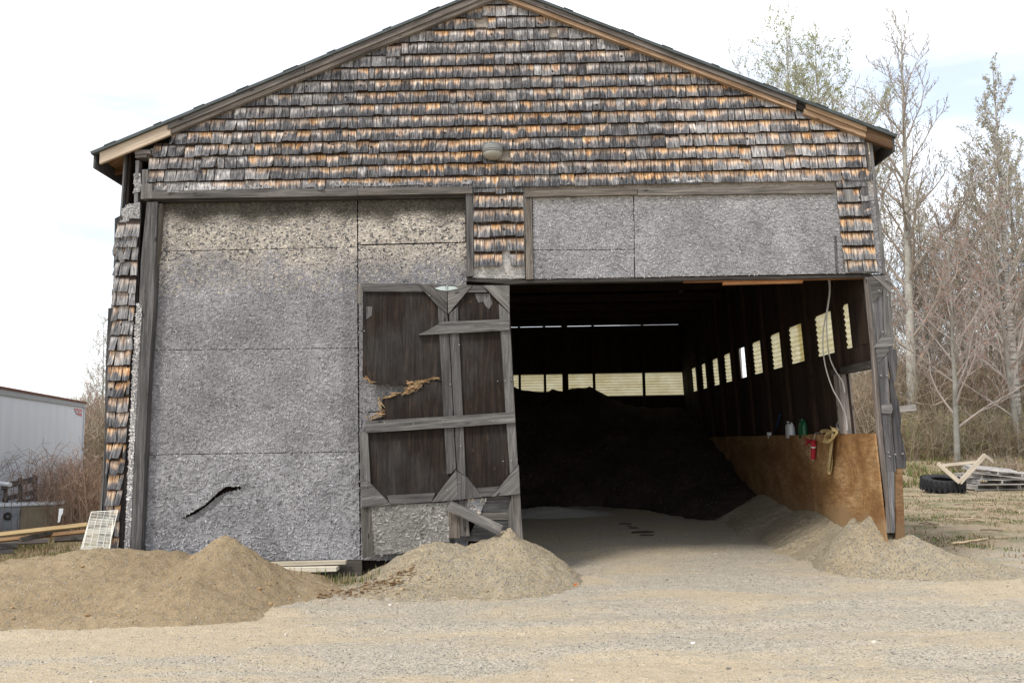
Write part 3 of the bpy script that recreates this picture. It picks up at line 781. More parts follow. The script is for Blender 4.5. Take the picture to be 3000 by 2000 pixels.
dbd('gusset', [(98, 1075), (148, 1108), (252, 1215), (105, 1229)], dl, 10, g2, .045)
dbd('gusset', [(460, 1202), (586, 1035), (596, 1190)], dl, 45, g2, .045)
dbd('gusset', [(588, 1045), (640, 1075), (722, 1176), (597, 1190)], dr, 90, g1, .045)
dbd('gusset', [(765, 1174), (905, 1010), (912, 1160)], dr, 40, g2, .045)
dbd('rail', [(232, 1168), (480, 1154), (460, 1200), (250, 1216)], dl, 2, g1)
dbd('rail', [(690, 1130), (805, 1122), (768, 1172), (718, 1174)], dr, 0, g1)
# splintered orange wood round the hole
m = MB()
for (e0, e1, n_, spread_) in (((118, 566), (160, 602), 14, 12), ((192, 672), (204, 745), 16, 10), ((130, 776), (208, 752), 22, 12), ((214, 668), (330, 640), 30, 10), ((320, 636), (412, 604), 44, 22), ((335, 596), (412, 590), 24, 10), ((410, 588), (482, 572), 20, 9)):
    ex, ey = e1[0] - e0[0], e1[1] - e0[1]; el = math.hypot(ex, ey)
    for _ in range(n_):
        t = rnd.random(); x, y = e0[0] + ex * t + rnd.uniform(-4, 4), e0[1] + ey * t + rnd.uniform(-.7, .7) * spread_
        a = math.atan2(ey, ex) + rnd.gauss(0, .35) + (math.pi if rnd.random() < .5 else 0); l = rnd.uniform(12, 42); w = rnd.uniform(2.5, 7)
        dx, dy = math.cos(a), math.sin(a); g = rnd.uniform(.6, 1.7); rr_ = rnd.uniform(.8, 1.05)
        pl = [(x - dy * w / 2, y + dx * w / 2), (x + dy * w / 2, y - dx * w / 2), (x + dx * l * .8 + dy * w * .3, y + dy * l * .8 - dx * w * .3), (x + dx * l, y + dy * l)]
        y0_ = YD - rnd.uniform(.004, .022); m.prism([XZ(*z2(*q), y0_) for q in pl], y0_, y0_ + .004, -math.degrees(a), (g * rr_, g * .95, g * .85))
so_ = bpart('splintered_edge', m, WOODB, dl); so_.matrix_parent_inverse = Matrix.Identity(4); so_['kind'] = 'stuff'
dbd('peeled_veneer', [(680, 140), (755, 140), (772, 190), (752, 218), (738, 205), (725, 180), (700, 185), (688, 160)], dr, 90, (.85, .85, .88), .004)
dbd('peeled_veneer', [(128, 205), (158, 205), (156, 250), (140, 262), (128, 270)], dl, 90, (.7, .7, .72), .004)
# strap hinge
HING = simple('galvanised_hinge', (.42, .48, .46), .5, .5, .4)
m = MB()
for pl in ([(475, 112), (510, 102), (532, 100), (533, 124), (508, 122)], [(545, 101), (575, 103), (597, 113), (570, 118), (545, 124)]):
    m.prism([XZ(*z2(a, b), YD - .05) for a, b in pl], YD - .047, YD - .041, 0)
p = P(*z2(539, 98), YD - .05); q = P(*z2(539, 126), YD - .05); m.tube([p, q], .008, 8)
bpart('hinge', m, HING, dr).matrix_parent_inverse = Matrix.Identity(4)
# bolt and nail heads, one mesh per leaf
NAIL = simple('nail_heads', (.4, .36, .33), .5, .5, .5)
for par, pts in ((dr, [(836, 583), (868, 578), (798, 585), (866, 990), (896, 985), (825, 993), (602, 400), (610, 915), (600, 1100), (556, 602), (848, 150), (848, 180)]), (dl, [(118, 330), (118, 700), (368, 803), (222, 797), (520, 787), (775, 788), (130, 1120), (540, 1140), (450, 150)])):
    m = MB()
    for a, b in pts:
        p = P(*z2(a, b), YD - .04); m.tube([p, p + Vector((0, -.018 if par is dr else -.024, 0))], .006, 6)
    bpart('nail', m, NAIL, par).matrix_parent_inverse = Matrix.Identity(4)
# legs and lower frame under the leaves
bd('frame_leg', leaf([(98, 1229), (148, 1226), (168, 1470), (108, 1490)]), YD - .01, YD + .03, 90, (.7, .66, .6))
bd('frame_leg', leaf([(545, 1205), (596, 1200), (606, 1385), (552, 1385)]), YD - .01, YD + .03, 90, (1.0, .88, .76))
bd('frame_leg', leaf([(598, 1192), (640, 1192), (655, 1375), (606, 1375)]), YD - .005, YD + .03, 90, (.75, .7, .66))
bd('frame_leg', leaf([(866, 1166), (912, 1162), (926, 1400), (880, 1400)]), YD - .02, YD + .03, 90, (.95, .9, .84))
bd('frame_leg', leaf([(850, 1250), (868, 1165), (878, 1400), (852, 1400)]), YD + .0, YD + .04, 90, (.8, .78, .74))
bd('lower_plank', leaf([(700, 1178), (862, 1170), (858, 1250), (700, 1252)]), YD + .04, YD + .06, 0, (.6, .6, .62))
bd('lower_plank', leaf([(690, 1256), (858, 1253), (850, 1292), (640, 1292)]), YD + .035, YD + .06, 0, (.85, .8, .72))
bd('lower_plank', leaf([(690, 1294), (858, 1295), (850, 1400), (640, 1400)]), YD + .045, YD + .06, 0, (.5, .5, .5))
osb('torn_strand_board', leaf([(640, 1186), (745, 1182), (725, 1215), (712, 1250), (700, 1275), (650, 1300), (640, 1300)]), YD + .02, tone=lambda x, z, g: (g * 1.5, g * 1.3, g * 1.12), size=1.6, dens=2500)
osb('strand_board', leaf([(150, 1222), (548, 1202), (552, 1450), (165, 1470)]), YD + .0, tone=lambda x, z, g: (g * .82, g * .78, g * .72), size=1.9, lift=1.2, dens=2600)
# right hand jamb and what is left of the right door
YJ = YF - .09
gx = (.72, .71, .73)
bd('jamb_board', [(2535, 812), (2545, 812), (2568, 1021), (2580, 1179), (2588, 1290), (2608, 1500), (2618, 1560), (2600, 1560), (2600, 1480), (2573, 1269), (2566, 1179), (2556, 1021)], YF - .03, YF + .03, 90, (1.5, 1.35, 1.25))
o = MB(); o.prism([XZ(a, b, YJ) for a, b in [(2546, 812), (2606, 815), (2618, 1008), (2612, 1080), (2572, 1068)]], YJ + .02, YJ + .035, 90, (.9, .9, .95))
dd = bpart('broken_door', o, WOOD); dd['label'] = 'remains of the right door hanging in boards from the corner post'
def jb(name, poly, a, c=gx, y0=YJ, y1=None, mat=None): return bd(name, poly, y0, y1 or YJ + .018, a, c, mat, dd)
jb('stile', [(2545, 812), (2554, 812), (2578, 1010), (2570, 1012)], 90, (.85, .85, .88))
jb('gusset', [(2547, 810), (2560, 808), (2590, 832), (2584, 856), (2557, 888)], 5, (.6, .58, .56), YJ - .004)
jb('gusset', [(2556, 808), (2609, 806), (2612, 860)], -40, (1.0, .98, .96), YJ - .012)
jb('stile', [(2588, 838), (2609, 860), (2618, 1000), (2592, 978)], 90, (1.0, .98, .97), YJ - .003)
jb('gusset', [(2560, 1018), (2590, 978), (2620, 978), (2620, 1010), (2598, 1018)], 5, (1.0, 1, 1), YJ - .01)
jb('gusset', [(2566, 1016), (2606, 1016), (2604, 1030), (2572, 1066)], 5, (.7, .68, .68), YJ - .006)
jb('stile', [(2572, 1068), (2600, 1038), (2606, 1190), (2622, 1340), (2626, 1380), (2600, 1380), (2594, 1300), (2583, 1207)], 90, (.66, .66, .70), YJ - .014, YJ + .02)
jb('stile', [(2600, 1372), (2620, 1372), (2622, 1560), (2612, 1560)], 90, (1.0, 1.0, 1.05), YJ - .012, YJ + .02)
jb('split_board', [(2600, 1036), (2606, 1020), (2626, 1024), (2630, 1060), (2624, 1117), (2612, 1120)], 90, (.5, .5, .52), YJ + .004, YJ + .03)
jb('split_board', [(2606, 1110), (2618, 1112), (2622, 1140), (2636, 1190), (2640, 1230), (2638, 1260), (2648, 1300), (2654, 1338), (2654, 1372), (2624, 1370), (2616, 1250)], 90, (.42, .42, .45), YJ + .006, YJ + .03)
jb('plywood_strip', [(2621, 1360), (2644, 1358), (2646, 1440), (2652, 1580), (2624, 1580)], 90, (.45, .42, .4), YJ + .01, YJ + .03, PLYO)
jb('weathered_nub', [(2583, 1184), (2612, 1182), (2616, 1198), (2612, 1212), (2584, 1210)], 0, (1.1, 1.05, 1.05), YJ - .03, YJ - .015)
m = MB()
for a, b in ((2572, 852), (2594, 820), (2598, 866), (2584, 972), (2578, 1100), (2596, 1100), (2600, 1324), (2604, 1336), (2620, 1330), (2642, 1328), (2636, 1150)):
    p = P(a, b, YJ - .01); m.tube([p, p + Vector((0, -.03, 0))], .008, 6)
bpart('nail', m, NAIL, dd).matrix_parent_inverse = Matrix.Identity(4)
m = MB(); p = P(2636, 1198, YJ + .0); q = P(2684, 1193, YJ - .12); m.board(p, q, .07, .02, (0, 0, 1), (1.7, 1.65, 1.6))
bpart('stub_board', m, WOOD, dd).matrix_parent_inverse = Matrix.Identity(4)

# ---- interior: right wall with translucent panes
def PR(px, py):
    d = ray(px, py); # intersect with the tilted side wall plane X = XR(Z)
    k = (B.x - A.x) / (B.z - A.z)
    t = (A.x + (CAM.z - A.z) * k - CAM.x) / (d.x - k * d.z); return CAM + d * t
wins = [(2474, 2491, 885, 1018), (2391, 2440, 912, 1036), (2314.5, 2352, 949, 1061), (2261, 2288, 975, 1078), (2207, 2231, 998, 1094), (2166, 2184, 1016, 1110), (2124, 2141.5, 1036, 1120), (2090, 2105, 1051, 1130), (2058, 2068.5, 1065, 1140), (2029, 2040, 1078, 1147)]
wr = []
for a, b, t, u in wins:
    y_ = (t + u) / 2; pa, pb = PR(a, y_), PR(b, y_); wr.append((pb.y, pa.y))
zt = sum(PR((w[0] + w[1]) / 2, w[2]).z for w in wins) / len(wins); zu = sum(PR((w[0] + w[1]) / 2, w[3]).z for w in wins) / len(wins)
def side_strip(mb, y0, y1, z0, z1, off=0, th=.025, c=(1, 1, 1), xf=XR, sg=1, grain=90):
    """vertical board sheet on a side wall between y0..y1, z0..z1; off = distance towards the inside"""
    xa0, xb0 = xf(z0) - sg * off, xf(z0) - sg * (off - th); xa1, xb1 = xf(z1) - sg * off, xf(z1) - sg * (off - th)
    vs = [(xa0, y0, z0), (xa0, y1, z0), (xa1, y1, z1), (xa1, y0, z1), (xb0, y0, z0), (xb0, y1, z0), (xb1, y1, z1), (xb1, y0, z1)]
    fs = [[0, 3, 2, 1], [4, 5, 6, 7], [0, 4, 7, 3], [1, 2, 6, 5], [3, 7, 6, 2], [0, 1, 5, 4]]
    ox = rnd.uniform(0, 50)
    uv = lambda v: (v[2] + ox, v[1] + v[0]) if grain == 90 else (v[1] + ox, v[2] + v[0])
    mb.add(vs, fs, [[uv(vs[k]) for k in f] for f in fs], c)
mb = MB()
def vboards(mb, y0, y1, z0, z1, **k):
    y = y0
    while y < y1 - .01:
        w = min(rnd.uniform(.16, .26), y1 - y); t = rnd.uniform(.75, 1.3)
        side_strip(mb, y + .002, y + w - .002, z0, z1, c=(t * 1.05, t * .95, t * .9), off=rnd.uniform(0, .006), **k); y += w
YG = 10.72                          # open gap behind the jamb
zp = PR(2586, 1269).z; zg = PR(2545, 1082).z
vboards(mb, YG, YB, 0, zu)
vboards(mb, YF + .1, YG, 0, zp - .02)
vboards(mb, YF + .1, YG, zg, zu)
vboards(mb, YF + .1, YB, zt, zsol(1, .16))
prev = YF + .1
segs = sorted(wr)
for (a, b) in segs:
    if a > prev: vboards(mb, prev, a, zu, zt)
    prev = b
vboards(mb, prev, YB, zu, zt)
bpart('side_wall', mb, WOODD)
side_strip(m2 := MB(), YF + .02, YB + .05, 0, zp - .03, off=-.05, th=.02, c=(1, 1, 1)); side_strip(m2, YF + .02, YB + .05, zt + .02, ZR - .1, off=-.05, th=.02); bpart('outer_cladding', m2, WOOD)
# posts and rails inside
for k, (a, b) in enumerate(segs[:-1]):
    n0 = segs[k + 1][0]; mid = (b + n0) / 2; m = MB()
    w = min(.10, (n0 - b) * .8); side_strip(m, mid - w / 2, mid + w / 2, 0, zsol(1, .2), off=.06, th=.055, c=(1.2, 1.0, .9)); bpart('wall_stud', m, WOODD)
for (yy, w, z0, z1, c) in ((YG + .02, .17, zp, zg, (1.6, 1.45, 1.35)),):
    m = MB(); side_strip(m, yy, yy + w, z0, z1, off=.10, th=.15, c=c); bpart('wall_stud', m, WOOD)
m = MB(); side_strip(m, YF + .05, YG + .4, zg, zg + .09, off=.06, th=.055, c=(.35, .32, .3), grain=0); bpart('wall_rail', m, WOOD)
# corrugated panes
def corr_side(y0, y1, z0, z1, brk=None):
    m = MB(); n = 96; vs = []
    for i in range(n + 1):
        z = z0 + (z1 - z0) * i / n; x = XR(z) + .012 + .009 * math.sin(2 * math.pi * (z - z0) / .072)
        vs += [(x, y0 - .03, z), (x, y1 + .03, z)]
    m.add(vs, [[2 * i, 2 * i + 1, 2 * i + 3, 2 * i + 2] for i in range(n)]); return m
for k, (a, b) in enumerate(segs):
    if k == 5: continue              # this pane is gone
    m = corr_side(a, b, zu - .03, zt + .03)
    if k == 2:
        m2 = corr_side(a + (b - a) * .0, a + (b - a) * .3, zu - .03, zt + .03)
        b0 = len(m.v); m.v += [(v[0] + .006, v[1], v[2]) for v in m2.v]; m.f += [[b0 + i for i in f] for f in m2.f]; m.uv += m2.uv; m.c += m2.c
    bpart('window_pane', m, FIB, smooth=True)
# plywood bulkhead
ps = [YF + .0, YF + 2.32, YF + 4.76, YF + 7.2, YB - 2.2]
for k in range(len(ps) - 1):
    m = MB(); t = (1, .98, .95) if k == 0 else (.72, .68, .66)
    side_strip(m, ps[k] + .004, ps[k + 1] - .004, 0, zp + (.0 if k == 0 else -.01 * k), off=.09 + .004 * (k % 2), th=.02, c=t, grain=0)
    o = bpart('plywood_panel', m, PLYO)
m = MB(); side_strip(m, YF + .05, YB, zp - .10, zp - .06, off=.07, th=.07, c=(.6, .5, .4), grain=0); bpart('ledge', m, WOODD)
# back wall
bxs = [XZ(1599, 1120, YB)[0], XZ(1662, 1120, YB)[0], XZ(1742.5, 1120, YB)[0], XZ(1888, 1120, YB)[0]]
zbt = P(1760, 1094, YB).z; zbu = P(1760, 1160, YB).z; zs = P(1560, 958, YB).z
mb = MB(); x = -4.75
while x < 4.3:
    w = rnd.uniform(.18, .28); xe = min(x + w, 4.32); t = rnd.uniform(.7, 1.3); c = (t, t * .9, t * .85)
    mb.box((x, YB, -.1), (xe - .003, YB + .025, zbu), c); mb.box((x, YB, zbt), (xe - .003, YB + .025, zs + .001), c)
    sl = .02 * sst(2.8, 1.2, x)
    mb.prism([(x, zs + .008 + sl), (xe - .003, zs + .008 + sl), (xe - .003, roofz(xe) - .05), (x, roofz(x) - .05)], YB, YB + .025, 90, c)
    x = xe
    if xe >= 4.32: break
mb.box((-4.75, YB + .03, -.1), (4.32, YB + .05, zbu - .02)); mb.box((-4.75, YB + .06, zbt + .02), (4.32, YB + .08, zs - .02)); mb.prism([(-4.75, zs + .035), (4.32, zs + .035), (4.3, roofz(4.3) - .06), (PK[0], PK[1] - .06), (-4.7, roofz(-4.7) - .06)], YB + .03, YB + .05, 90)
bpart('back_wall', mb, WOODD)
allx = [-4.6, -3.5, -2.4, -1.3, -.15] + bxs + [4.2]
for k, x in enumerate(allx):
    w = .13 if k in (6,) else .055
    m = MB(); m.box((x - w, YB - .1, 0), (x + w * .2, YB - .003, roofz(x) - .2), (1.1, 1, .9)); bpart('wall_stud', m, WOODD)
for k in range(len(allx) - 1):
    m = MB(); n = 96; vs = []
    for i in range(n + 1):
        z = zbu - .03 + (zbt - zbu + .06) * i / n; y = YB + .035 + .009 * math.sin(2 * math.pi * z / .072)
        vs += [(allx[k] - .01, y, z), (allx[k + 1] + .01, y, z)]
    m.add(vs, [[2 * i, 2 * i + 1, 2 * i + 3, 2 * i + 2] for i in range(n)]); bpart('window_pane', m, FIB, smooth=True)
# left wall, rafters and ties
mb = MB(); vboards(mb, YF + .06, YB, 0, zsol(-1, .1), xf=XL, sg=-1); bpart('side_wall', mb, WOODD)
m = MB(); side_strip(m, YF + .03, YB + .05, 0, zsol(-1, .1), off=-.05, th=.02, xf=XL, sg=-1); bpart('outer_cladding', m, WOOD)
y = YF + .8
while y < YB:
    m = MB()
    for a, b in ((LT, PK), (RT, PK)):
        s = 1 if b[0] > a[0] else -1
        x0 = a[0] + s * .5
        m.prism([(x0, roofz(x0) - .06), (b[0], b[1] - .06), (b[0], b[1] - .24), (x0, roofz(x0) - .22)], y, y + .05, 0, (1, .9, .8))
    m.box((-4.4, y + .052, 4.35), (4.1, y + .09, 4.5), (1, .9, .8))
    bpart('roof_truss', m, WOODD); y += 1.22
# wall light on the gable
GLS = simple('frosted_glass', (.30, .285, .24), .25, .5, 0, .1, 10); HOU = simple('grey_fitting', (.20, .20, .19), .5, .4, 0, .15)
lp = P(1443, 445, YF - .1); lamp = empty('wall_light', lp); tag(lamp, 'round grey floodlight with frosted glass bowl on the gable shingles', 'lamp')
m = MB(); s = .122
m.ring([(0, .085), (s * .9, .085), (s, .06), (s, .012), (s * .94, 0), (0, 0)], 28, closed=False)
for k in range(24):
    a = 2 * math.pi * k / 24; m.box((math.cos(a) * s * .97 - .006, math.sin(a) * s * .97 - .006, .075), (math.cos(a) * s * .97 + .006, math.sin(a) * s * .97 + .006, .094))
m.box((-.05, .05, .005), (.05, .14, .08)); m.build('housing', HOU, lamp)
m = MB(); m.ring([(0, -.002), (s * .93, -.002), (s * .97, -.03), (s * .8, -.07), (s * .4, -.092), (0, -.096)], 28, closed=False); m.build('glass_bowl', GLS, lamp, smooth=True)
m = MB(); m.ring([(s * .94, -.002), (s * 1.03, -.002), (s * 1.03, -.012), (s * .94, -.012)], 28); m.build('rim', HOU, lamp)

# ---- things in the bay
WHITE = simple('white_plastic', (.62, .64, .66), .4, .5, 0, .06); GREEN = simple('green_plastic', (.015, .10, .04), .4, .5); RED = simple('red_plastic', (.38, .02, .035), .45, .4)
WEB = simple('tan_webbing', (.52, .40, .20), .85, .2, 0, .25, 30, usecol=True); METAL = simple('bright_metal', (.6, .6, .58), .4, .5, .6)
def XB(y, z, off=.11): return XR(z) - off
def jug(px, py0, py1, w, name, mat, label):
    q = PR(px, py0); yy = q.y; h = abs(PR(px, py1).z - q.z); o = empty(name, (XR(zp) - .045, yy, zp - .058 + .0))
    tag(o, label, 'jug'); m = MB(); n = 20
    h += .055
    prof = [(.001, 0), (w, 0), (w * 1.03, .02), (w * 1.0, h * .68), (w * .8, h * .82), (w * .34, h * .93), (w * .32, h * .97), (.001, h * .97)]
    for r, z in prof:
        for j in range(n):
            a = 2 * math.pi * j / n; ca, sa = math.cos(a), math.sin(a); k = 1 / max(abs(ca), abs(sa)) ** .55 
            m.v.append((r * ca * k * .45, r * sa * k, z))
    for i in range(len(prof) - 1):
        for j in range(n):
            m.f.append([i * n + j, i * n + (j + 1) % n, (i + 1) * n + (j + 1) % n, (i + 1) * n + j]); m.uv.append([(0, 0)] * 4); m.c.append((1, 1, 1))
    m.build('bottle', mat, o, smooth=True)
    m = MB(); m.ring([(.001, h), (w * .4, h), (w * .42, h * .94), (.001, h * .94)], 14, closed=False); m.build('cap', mat, o)
    m = MB(); m.tube([(0, -w * .3, h * .93), (0, -w * .85, h * .90), (0, -w * 1.02, h * .76), (0, -w * .9, h * .62)], .012, 7); m.build('handle', mat, o, smooth=True)
    return o
jug(2324, 1271, 1232, .12, 'jug', WHITE, 'white plastic jug standing on the ledge of the bay wall')
jug(2362, 1271, 1226, .11, 'jug', GREEN, 'dark green plastic jug standing on the ledge beside the white one')
q = PR(2267, 1271); m = MB(); m.ring([(.001, 0), (.05, 0), (.065, .10), (.06, .10), (.046, .01), (.001, .01)], 16, closed=False)
o = m.build('cup', WHITE, None, smooth=True); o.location = (XR(zp) - .05, q.y, zp - .058); tag(o, 'small pale cup on the ledge left of the white jug', 'cup')
# blue rope behind the cup
m = MB(); BLUE = simple('blue_rope', (.01, .03, .09), .7, .2)
m.tube([(XR(zp) - .075, PR(2278, 1262).y, zp + .0), (XR(zp + .2) - .075, PR(2290, 1245).y, zp + .15), (XR(zp + .3) - .075, PR(2300, 1225).y, zp + .33)], .012, 6)
tag(m.build('rope', BLUE, None, smooth=True), 'dark blue rope hanging on the bay wall above the cup', 'rope')
# red caulking tube hung on a wire
def plyp(px, py, off=.115):
    d = ray(px, py); k = (B.x - A.x) / (B.z - A.z); t = (A.x - off + (CAM.z - A.z) * k - CAM.x) / (d.x - k * d.z); return CAM + d * t
g = empty('grease_gun', plyp(2388, 1342)); tag(g, 'red tube with white label and red ribbon hanging on the plywood', 'grease gun'); g0 = Vector(g.location)
a = plyp(2390, 1290) - g0; b = plyp(2388, 1342) - g0; a += Vector((-.03, 0, 0)); b += Vector((-.03, 0, 0))
m = MB(); m.tube([a, b], .034, 14); m.build('barrel', RED, g, smooth=False)
m = MB(); c = a.lerp(b, .3); d_ = a.lerp(b, .38); m.tube([c, d_], .0355, 14); m.build('paper_label', WHITE, g)
m = MB(); e = b + (b - a).normalized() * .05; m.tube([b, b.lerp(e, .3), e], [.016, .01, .004], 8); m.build('nozzle', METAL, g)
m = MB(); m.tube([a, plyp(2390, 1271) - g0 + Vector((-.01, 0, .01)), plyp(2396, 1269) - g0 + Vector((.05, 0, .02))], .004, 5); m.build('wire', METAL, g)
for pl in ([(2365, 1284), (2388, 1288), (2390, 1294), (2378, 1293)], [(2366, 1306), (2374, 1294), (2392, 1290), (2378, 1300)], [(2384, 1288), (2398, 1290), (2397, 1296), (2388, 1297)]):
    m = MB(); pp = [plyp(x, y) - g0 for x, y in pl]; off = Vector((-.055, 0, 0)); vs = [p + off for p in pp] + [p + off + Vector((.008, 0, 0)) for p in pp]
    m.add([tuple(v) for v in vs], [[0, 1, 2, 3], [7, 6, 5, 4], [0, 4, 5, 1], [1, 5, 6, 2], [2, 6, 7, 3], [3, 7, 4, 0]]); m.build('ribbon', RED, g)
# webbing strap tied over the top of the plywood
def ribbon(mb, pts, w, wd, th=.004, c=(1, 1, 1)):
    pts = [Vector(p) for p in pts]; n = len(pts); b0 = len(mb.v)
    for i, p in enumerate(pts):
        d = (pts[min(i + 1, n - 1)] - pts[max(0, i - 1)]).normalized(); wv = (wd[i] if isinstance(wd, list) else wd); wv = Vector(wv); wv = (wv - d * wv.dot(d)).normalized(); nn = d.cross(wv)
        for s_, t_ in ((-1, -1), (1, -1), (1, 1), (-1, 1)): mb.v.append(tuple(p + wv * (w / 2 * s_) + nn * (th / 2 * t_)))
    for i in range(n - 1):
        for j in range(4):
            mb.f.append([b0 + i * 4 + j, b0 + i * 4 + (j + 1) % 4, b0 + i * 4 + 4 + (j + 1) % 4, b0 + i * 4 + 4 + j]); mb.uv.append([(0, 0)] * 4); mb.c.append(c)
def smooth_pts(pts, k=6):
    pts = [Vector(p) for p in pts]; out = []
    for i in range(len(pts) - 1):
        p0, p1, p2, p3 = pts[max(i - 1, 0)], pts[i], pts[i + 1], pts[min(i + 2, len(pts) - 1)]
        for j in range(k):
            t = j / k; out.append(.5 * ((2 * p1) + (p2 - p0) * t + (2 * p0 - 5 * p1 + 4 * p2 - p3) * t * t + (3 * p1 - p0 - 3 * p2 + p3) * t ** 3))
    return out + [pts[-1]]
st = empty('webbing_strap', plyp(2438, 1270)); s0 = Vector(st.location); tag(st, 'tan webbing strap knotted over the plywood edge with a long hanging loop', 'strap')
wv = (0, 1, .1)
def sp_(l): return smooth_pts([plyp(x, y, o) - s0 for x, y, o in l])
m = MB(); ribbon(m, sp_([(2440, 1262, .10), (2438, 1285, .14), (2435, 1320, .13), (2436, 1350, .135), (2432, 1378, .13), (2427, 1380, .14), (2430, 1350, .16), (2436, 1300, .17), (2440, 1268, .15)]), .07, wv); m.build('loop', WEB, st)
m = MB(); ribbon(m, sp_([(2446, 1258, .10), (2452, 1266, .16), (2432, 1290, .19), (2416, 1290, .19), (2420, 1272, .17), (2440, 1262, .12)]), .06, (.2, .8, .5), c=(.85, .8, .7)); ribbon(m, sp_([(2455, 1262, .10), (2440, 1258, .14), (2434, 1252, .10)]), .06, (.1, 1, .6)); m.build('knot', WEB, st)
m = MB(); ribbon(m, sp_([(2438, 1264, .06), (2425, 1262, .06), (2412, 1262, .06), (2405, 1266, .08)]), .05, (0, .3, 1), c=(.7, .65, .6)); m.build('loose_end', WEB, st)
m = MB(); m.tube(sp_([(2462, 1266, .04), (2452, 1250, .06), (2455, 1236, .06), (2460, 1240, .06)]), .01, 6); m.tube(sp_([(2458, 1268, .06), (2474, 1269, .06), (2480, 1258, .06)]), .014, 6); m.build('hook', METAL, st, smooth=True)
# pale cable looping down from the lintel
CAB = simple('grey_cable', (.42, .40, .38), .6, .3)
def wpt(px, py, y): return P(px, py, y)
m = MB()
m.tube(smooth_pts([wpt(2426, 812, 10.35), wpt(2430, 850, 10.35), wpt(2424, 900, 10.4), wpt(2413, 960, 10.45), wpt(2411, 1020, 10.5), wpt(2420, 1080, 10.55), wpt(2440, 1140, 10.6), wpt(2462, 1180, 10.65), wpt(2478, 1220, 10.7), wpt(2482, 1262, 10.7)]), .0085, 6)
m.tube(smooth_pts([wpt(2431, 812, 10.3), wpt(2431, 860, 10.3), wpt(2422, 930, 10.32), wpt(2424, 1000, 10.4), wpt(2432, 1050, 10.5), wpt(2450, 1090, 10.55), wpt(2468, 1118, 10.6), wpt(2475, 1150, 10.65)]), .0085, 6)
tag(m.build('cable', CAB, None, smooth=True), 'thin pale cable looping down from the lintel inside the bay', 'cable')

# ------------------------------------------------------------------ heaps
def heap(name, x0, x1, y0, y1, n, f, mat, label, cat='sand pile', fc=None):
    nx = int((x1 - x0) / n) + 1; ny = int((y1 - y0) / n) + 1
    xs, ys = np.linspace(x0, x1, nx), np.linspace(y0, y1, ny)
    o = build_field(name, xs, ys, lambda x, y: f(x, y), mat, fc, keep=lambda q: max(v[2] - gh(v[0], v[1]) for v in q) > -.05)
    tag(o, label, cat); return o
def bump_(x, y, cx, cy, rx, ry, h, p=1.0, a=0):
    ca, sa = math.cos(a), math.sin(a); dx, dy = x - cx, y - cy; u = (dx * ca + dy * sa) / rx; v = (-dx * sa + dy * ca) / ry
    d = math.sqrt(u * u + v * v); return h * max(-1, 1 - d ** p)
def smax(*v, k=.05):
    m = max(v); return m + k * math.log(sum(math.exp((q - m) / k) for q in v))
pk = P(657, 1577, 8.95); print('peak', pk)
def left_heap(x, y):
    wx = .10 * fb(x * 1.1, y * 1.1, 5); x_, y_ = x + wx, y + wx
    a = bump_(x_, y_, pk.x, pk.y, .95, 1.2, pk.z + .03, .98)
    b = bump_(x_, y_, -4.7, 9.25, 2.8, 1.35, .46, 1.25)
    c = bump_(x_, y_, -3.3, 8.05, .8, .7, .27, 1.1)
    d = bump_(x_, y_, -5.4, 8.5, 2.4, 1.05, .30, 1.4)
    e = bump_(x_, y_, -4.6, 7.75, 2.2, .42, .11, 2.0)
    f = (pk.z - .03) * (1 - abs((x_ - pk.x) * .82 - (y_ - pk.y) * .42) / .62) - .9 * (1 - sst(7.6, 8.95, y_)) - (0 if y_ < pk.y + .1 else 1.2 * (y_ - pk.y - .1))
    h = smax(a, b, c, d, e, f, k=.022)
    if x < -3.6: h -= .09 * math.exp(-((y - (8.02 + .05 * x * .3)) / .14) ** 2) * sst(-3.6, -4.2, x) + .03 * math.exp(-((y - 7.75) / .1) ** 2)
    h += .03 * fb(x * 2.2, y * 2.2, 1) + .022 * fb(x * 9, y * 9, 2) + .009 * fb(x * 26, y * 26, 3)
    return h + gh(x, y)
heap('sand_pile', -8.2, -2.0, 7.0, 9.76, .035, left_heap, SAND, 'large tan sand pile with a pointed ridge in front of the closed bay')
def mid_heap(x, y):
    w = .08 * fb(x * 1.3, y * 1.3, 6)
    a = bump_(x + w, y + w, -.35, 9.72, .95, 1.1, .52, 1.3); b = bump_(x + w, y + w, -1.0, 9.75, .98, 1.0, .44, 1.25); c = bump_(x, y, -.22, 9.5, .35, .3, .60, 1.1)
    d = bump_(x + w, y + w, -.9, 9.5, 1.35, 1.05, .12, 1.6)
    h = smax(a, b, c, d, k=.04) + .03 * fb(x * 2.4, y * 2.4, 4) + .024 * fb(x * 8, y * 8, 2) + .010 * fb(x * 26, y * 26, 3)
    return h + gh(x, y)
heap('sand_pile', -2.7, 1.9, 7.7, 9.84, .035, mid_heap, SANDG, 'low gravelly sand heap burying the foot of the plywood door', 'sand pile', lambda x, y: (.60, 0, 0))
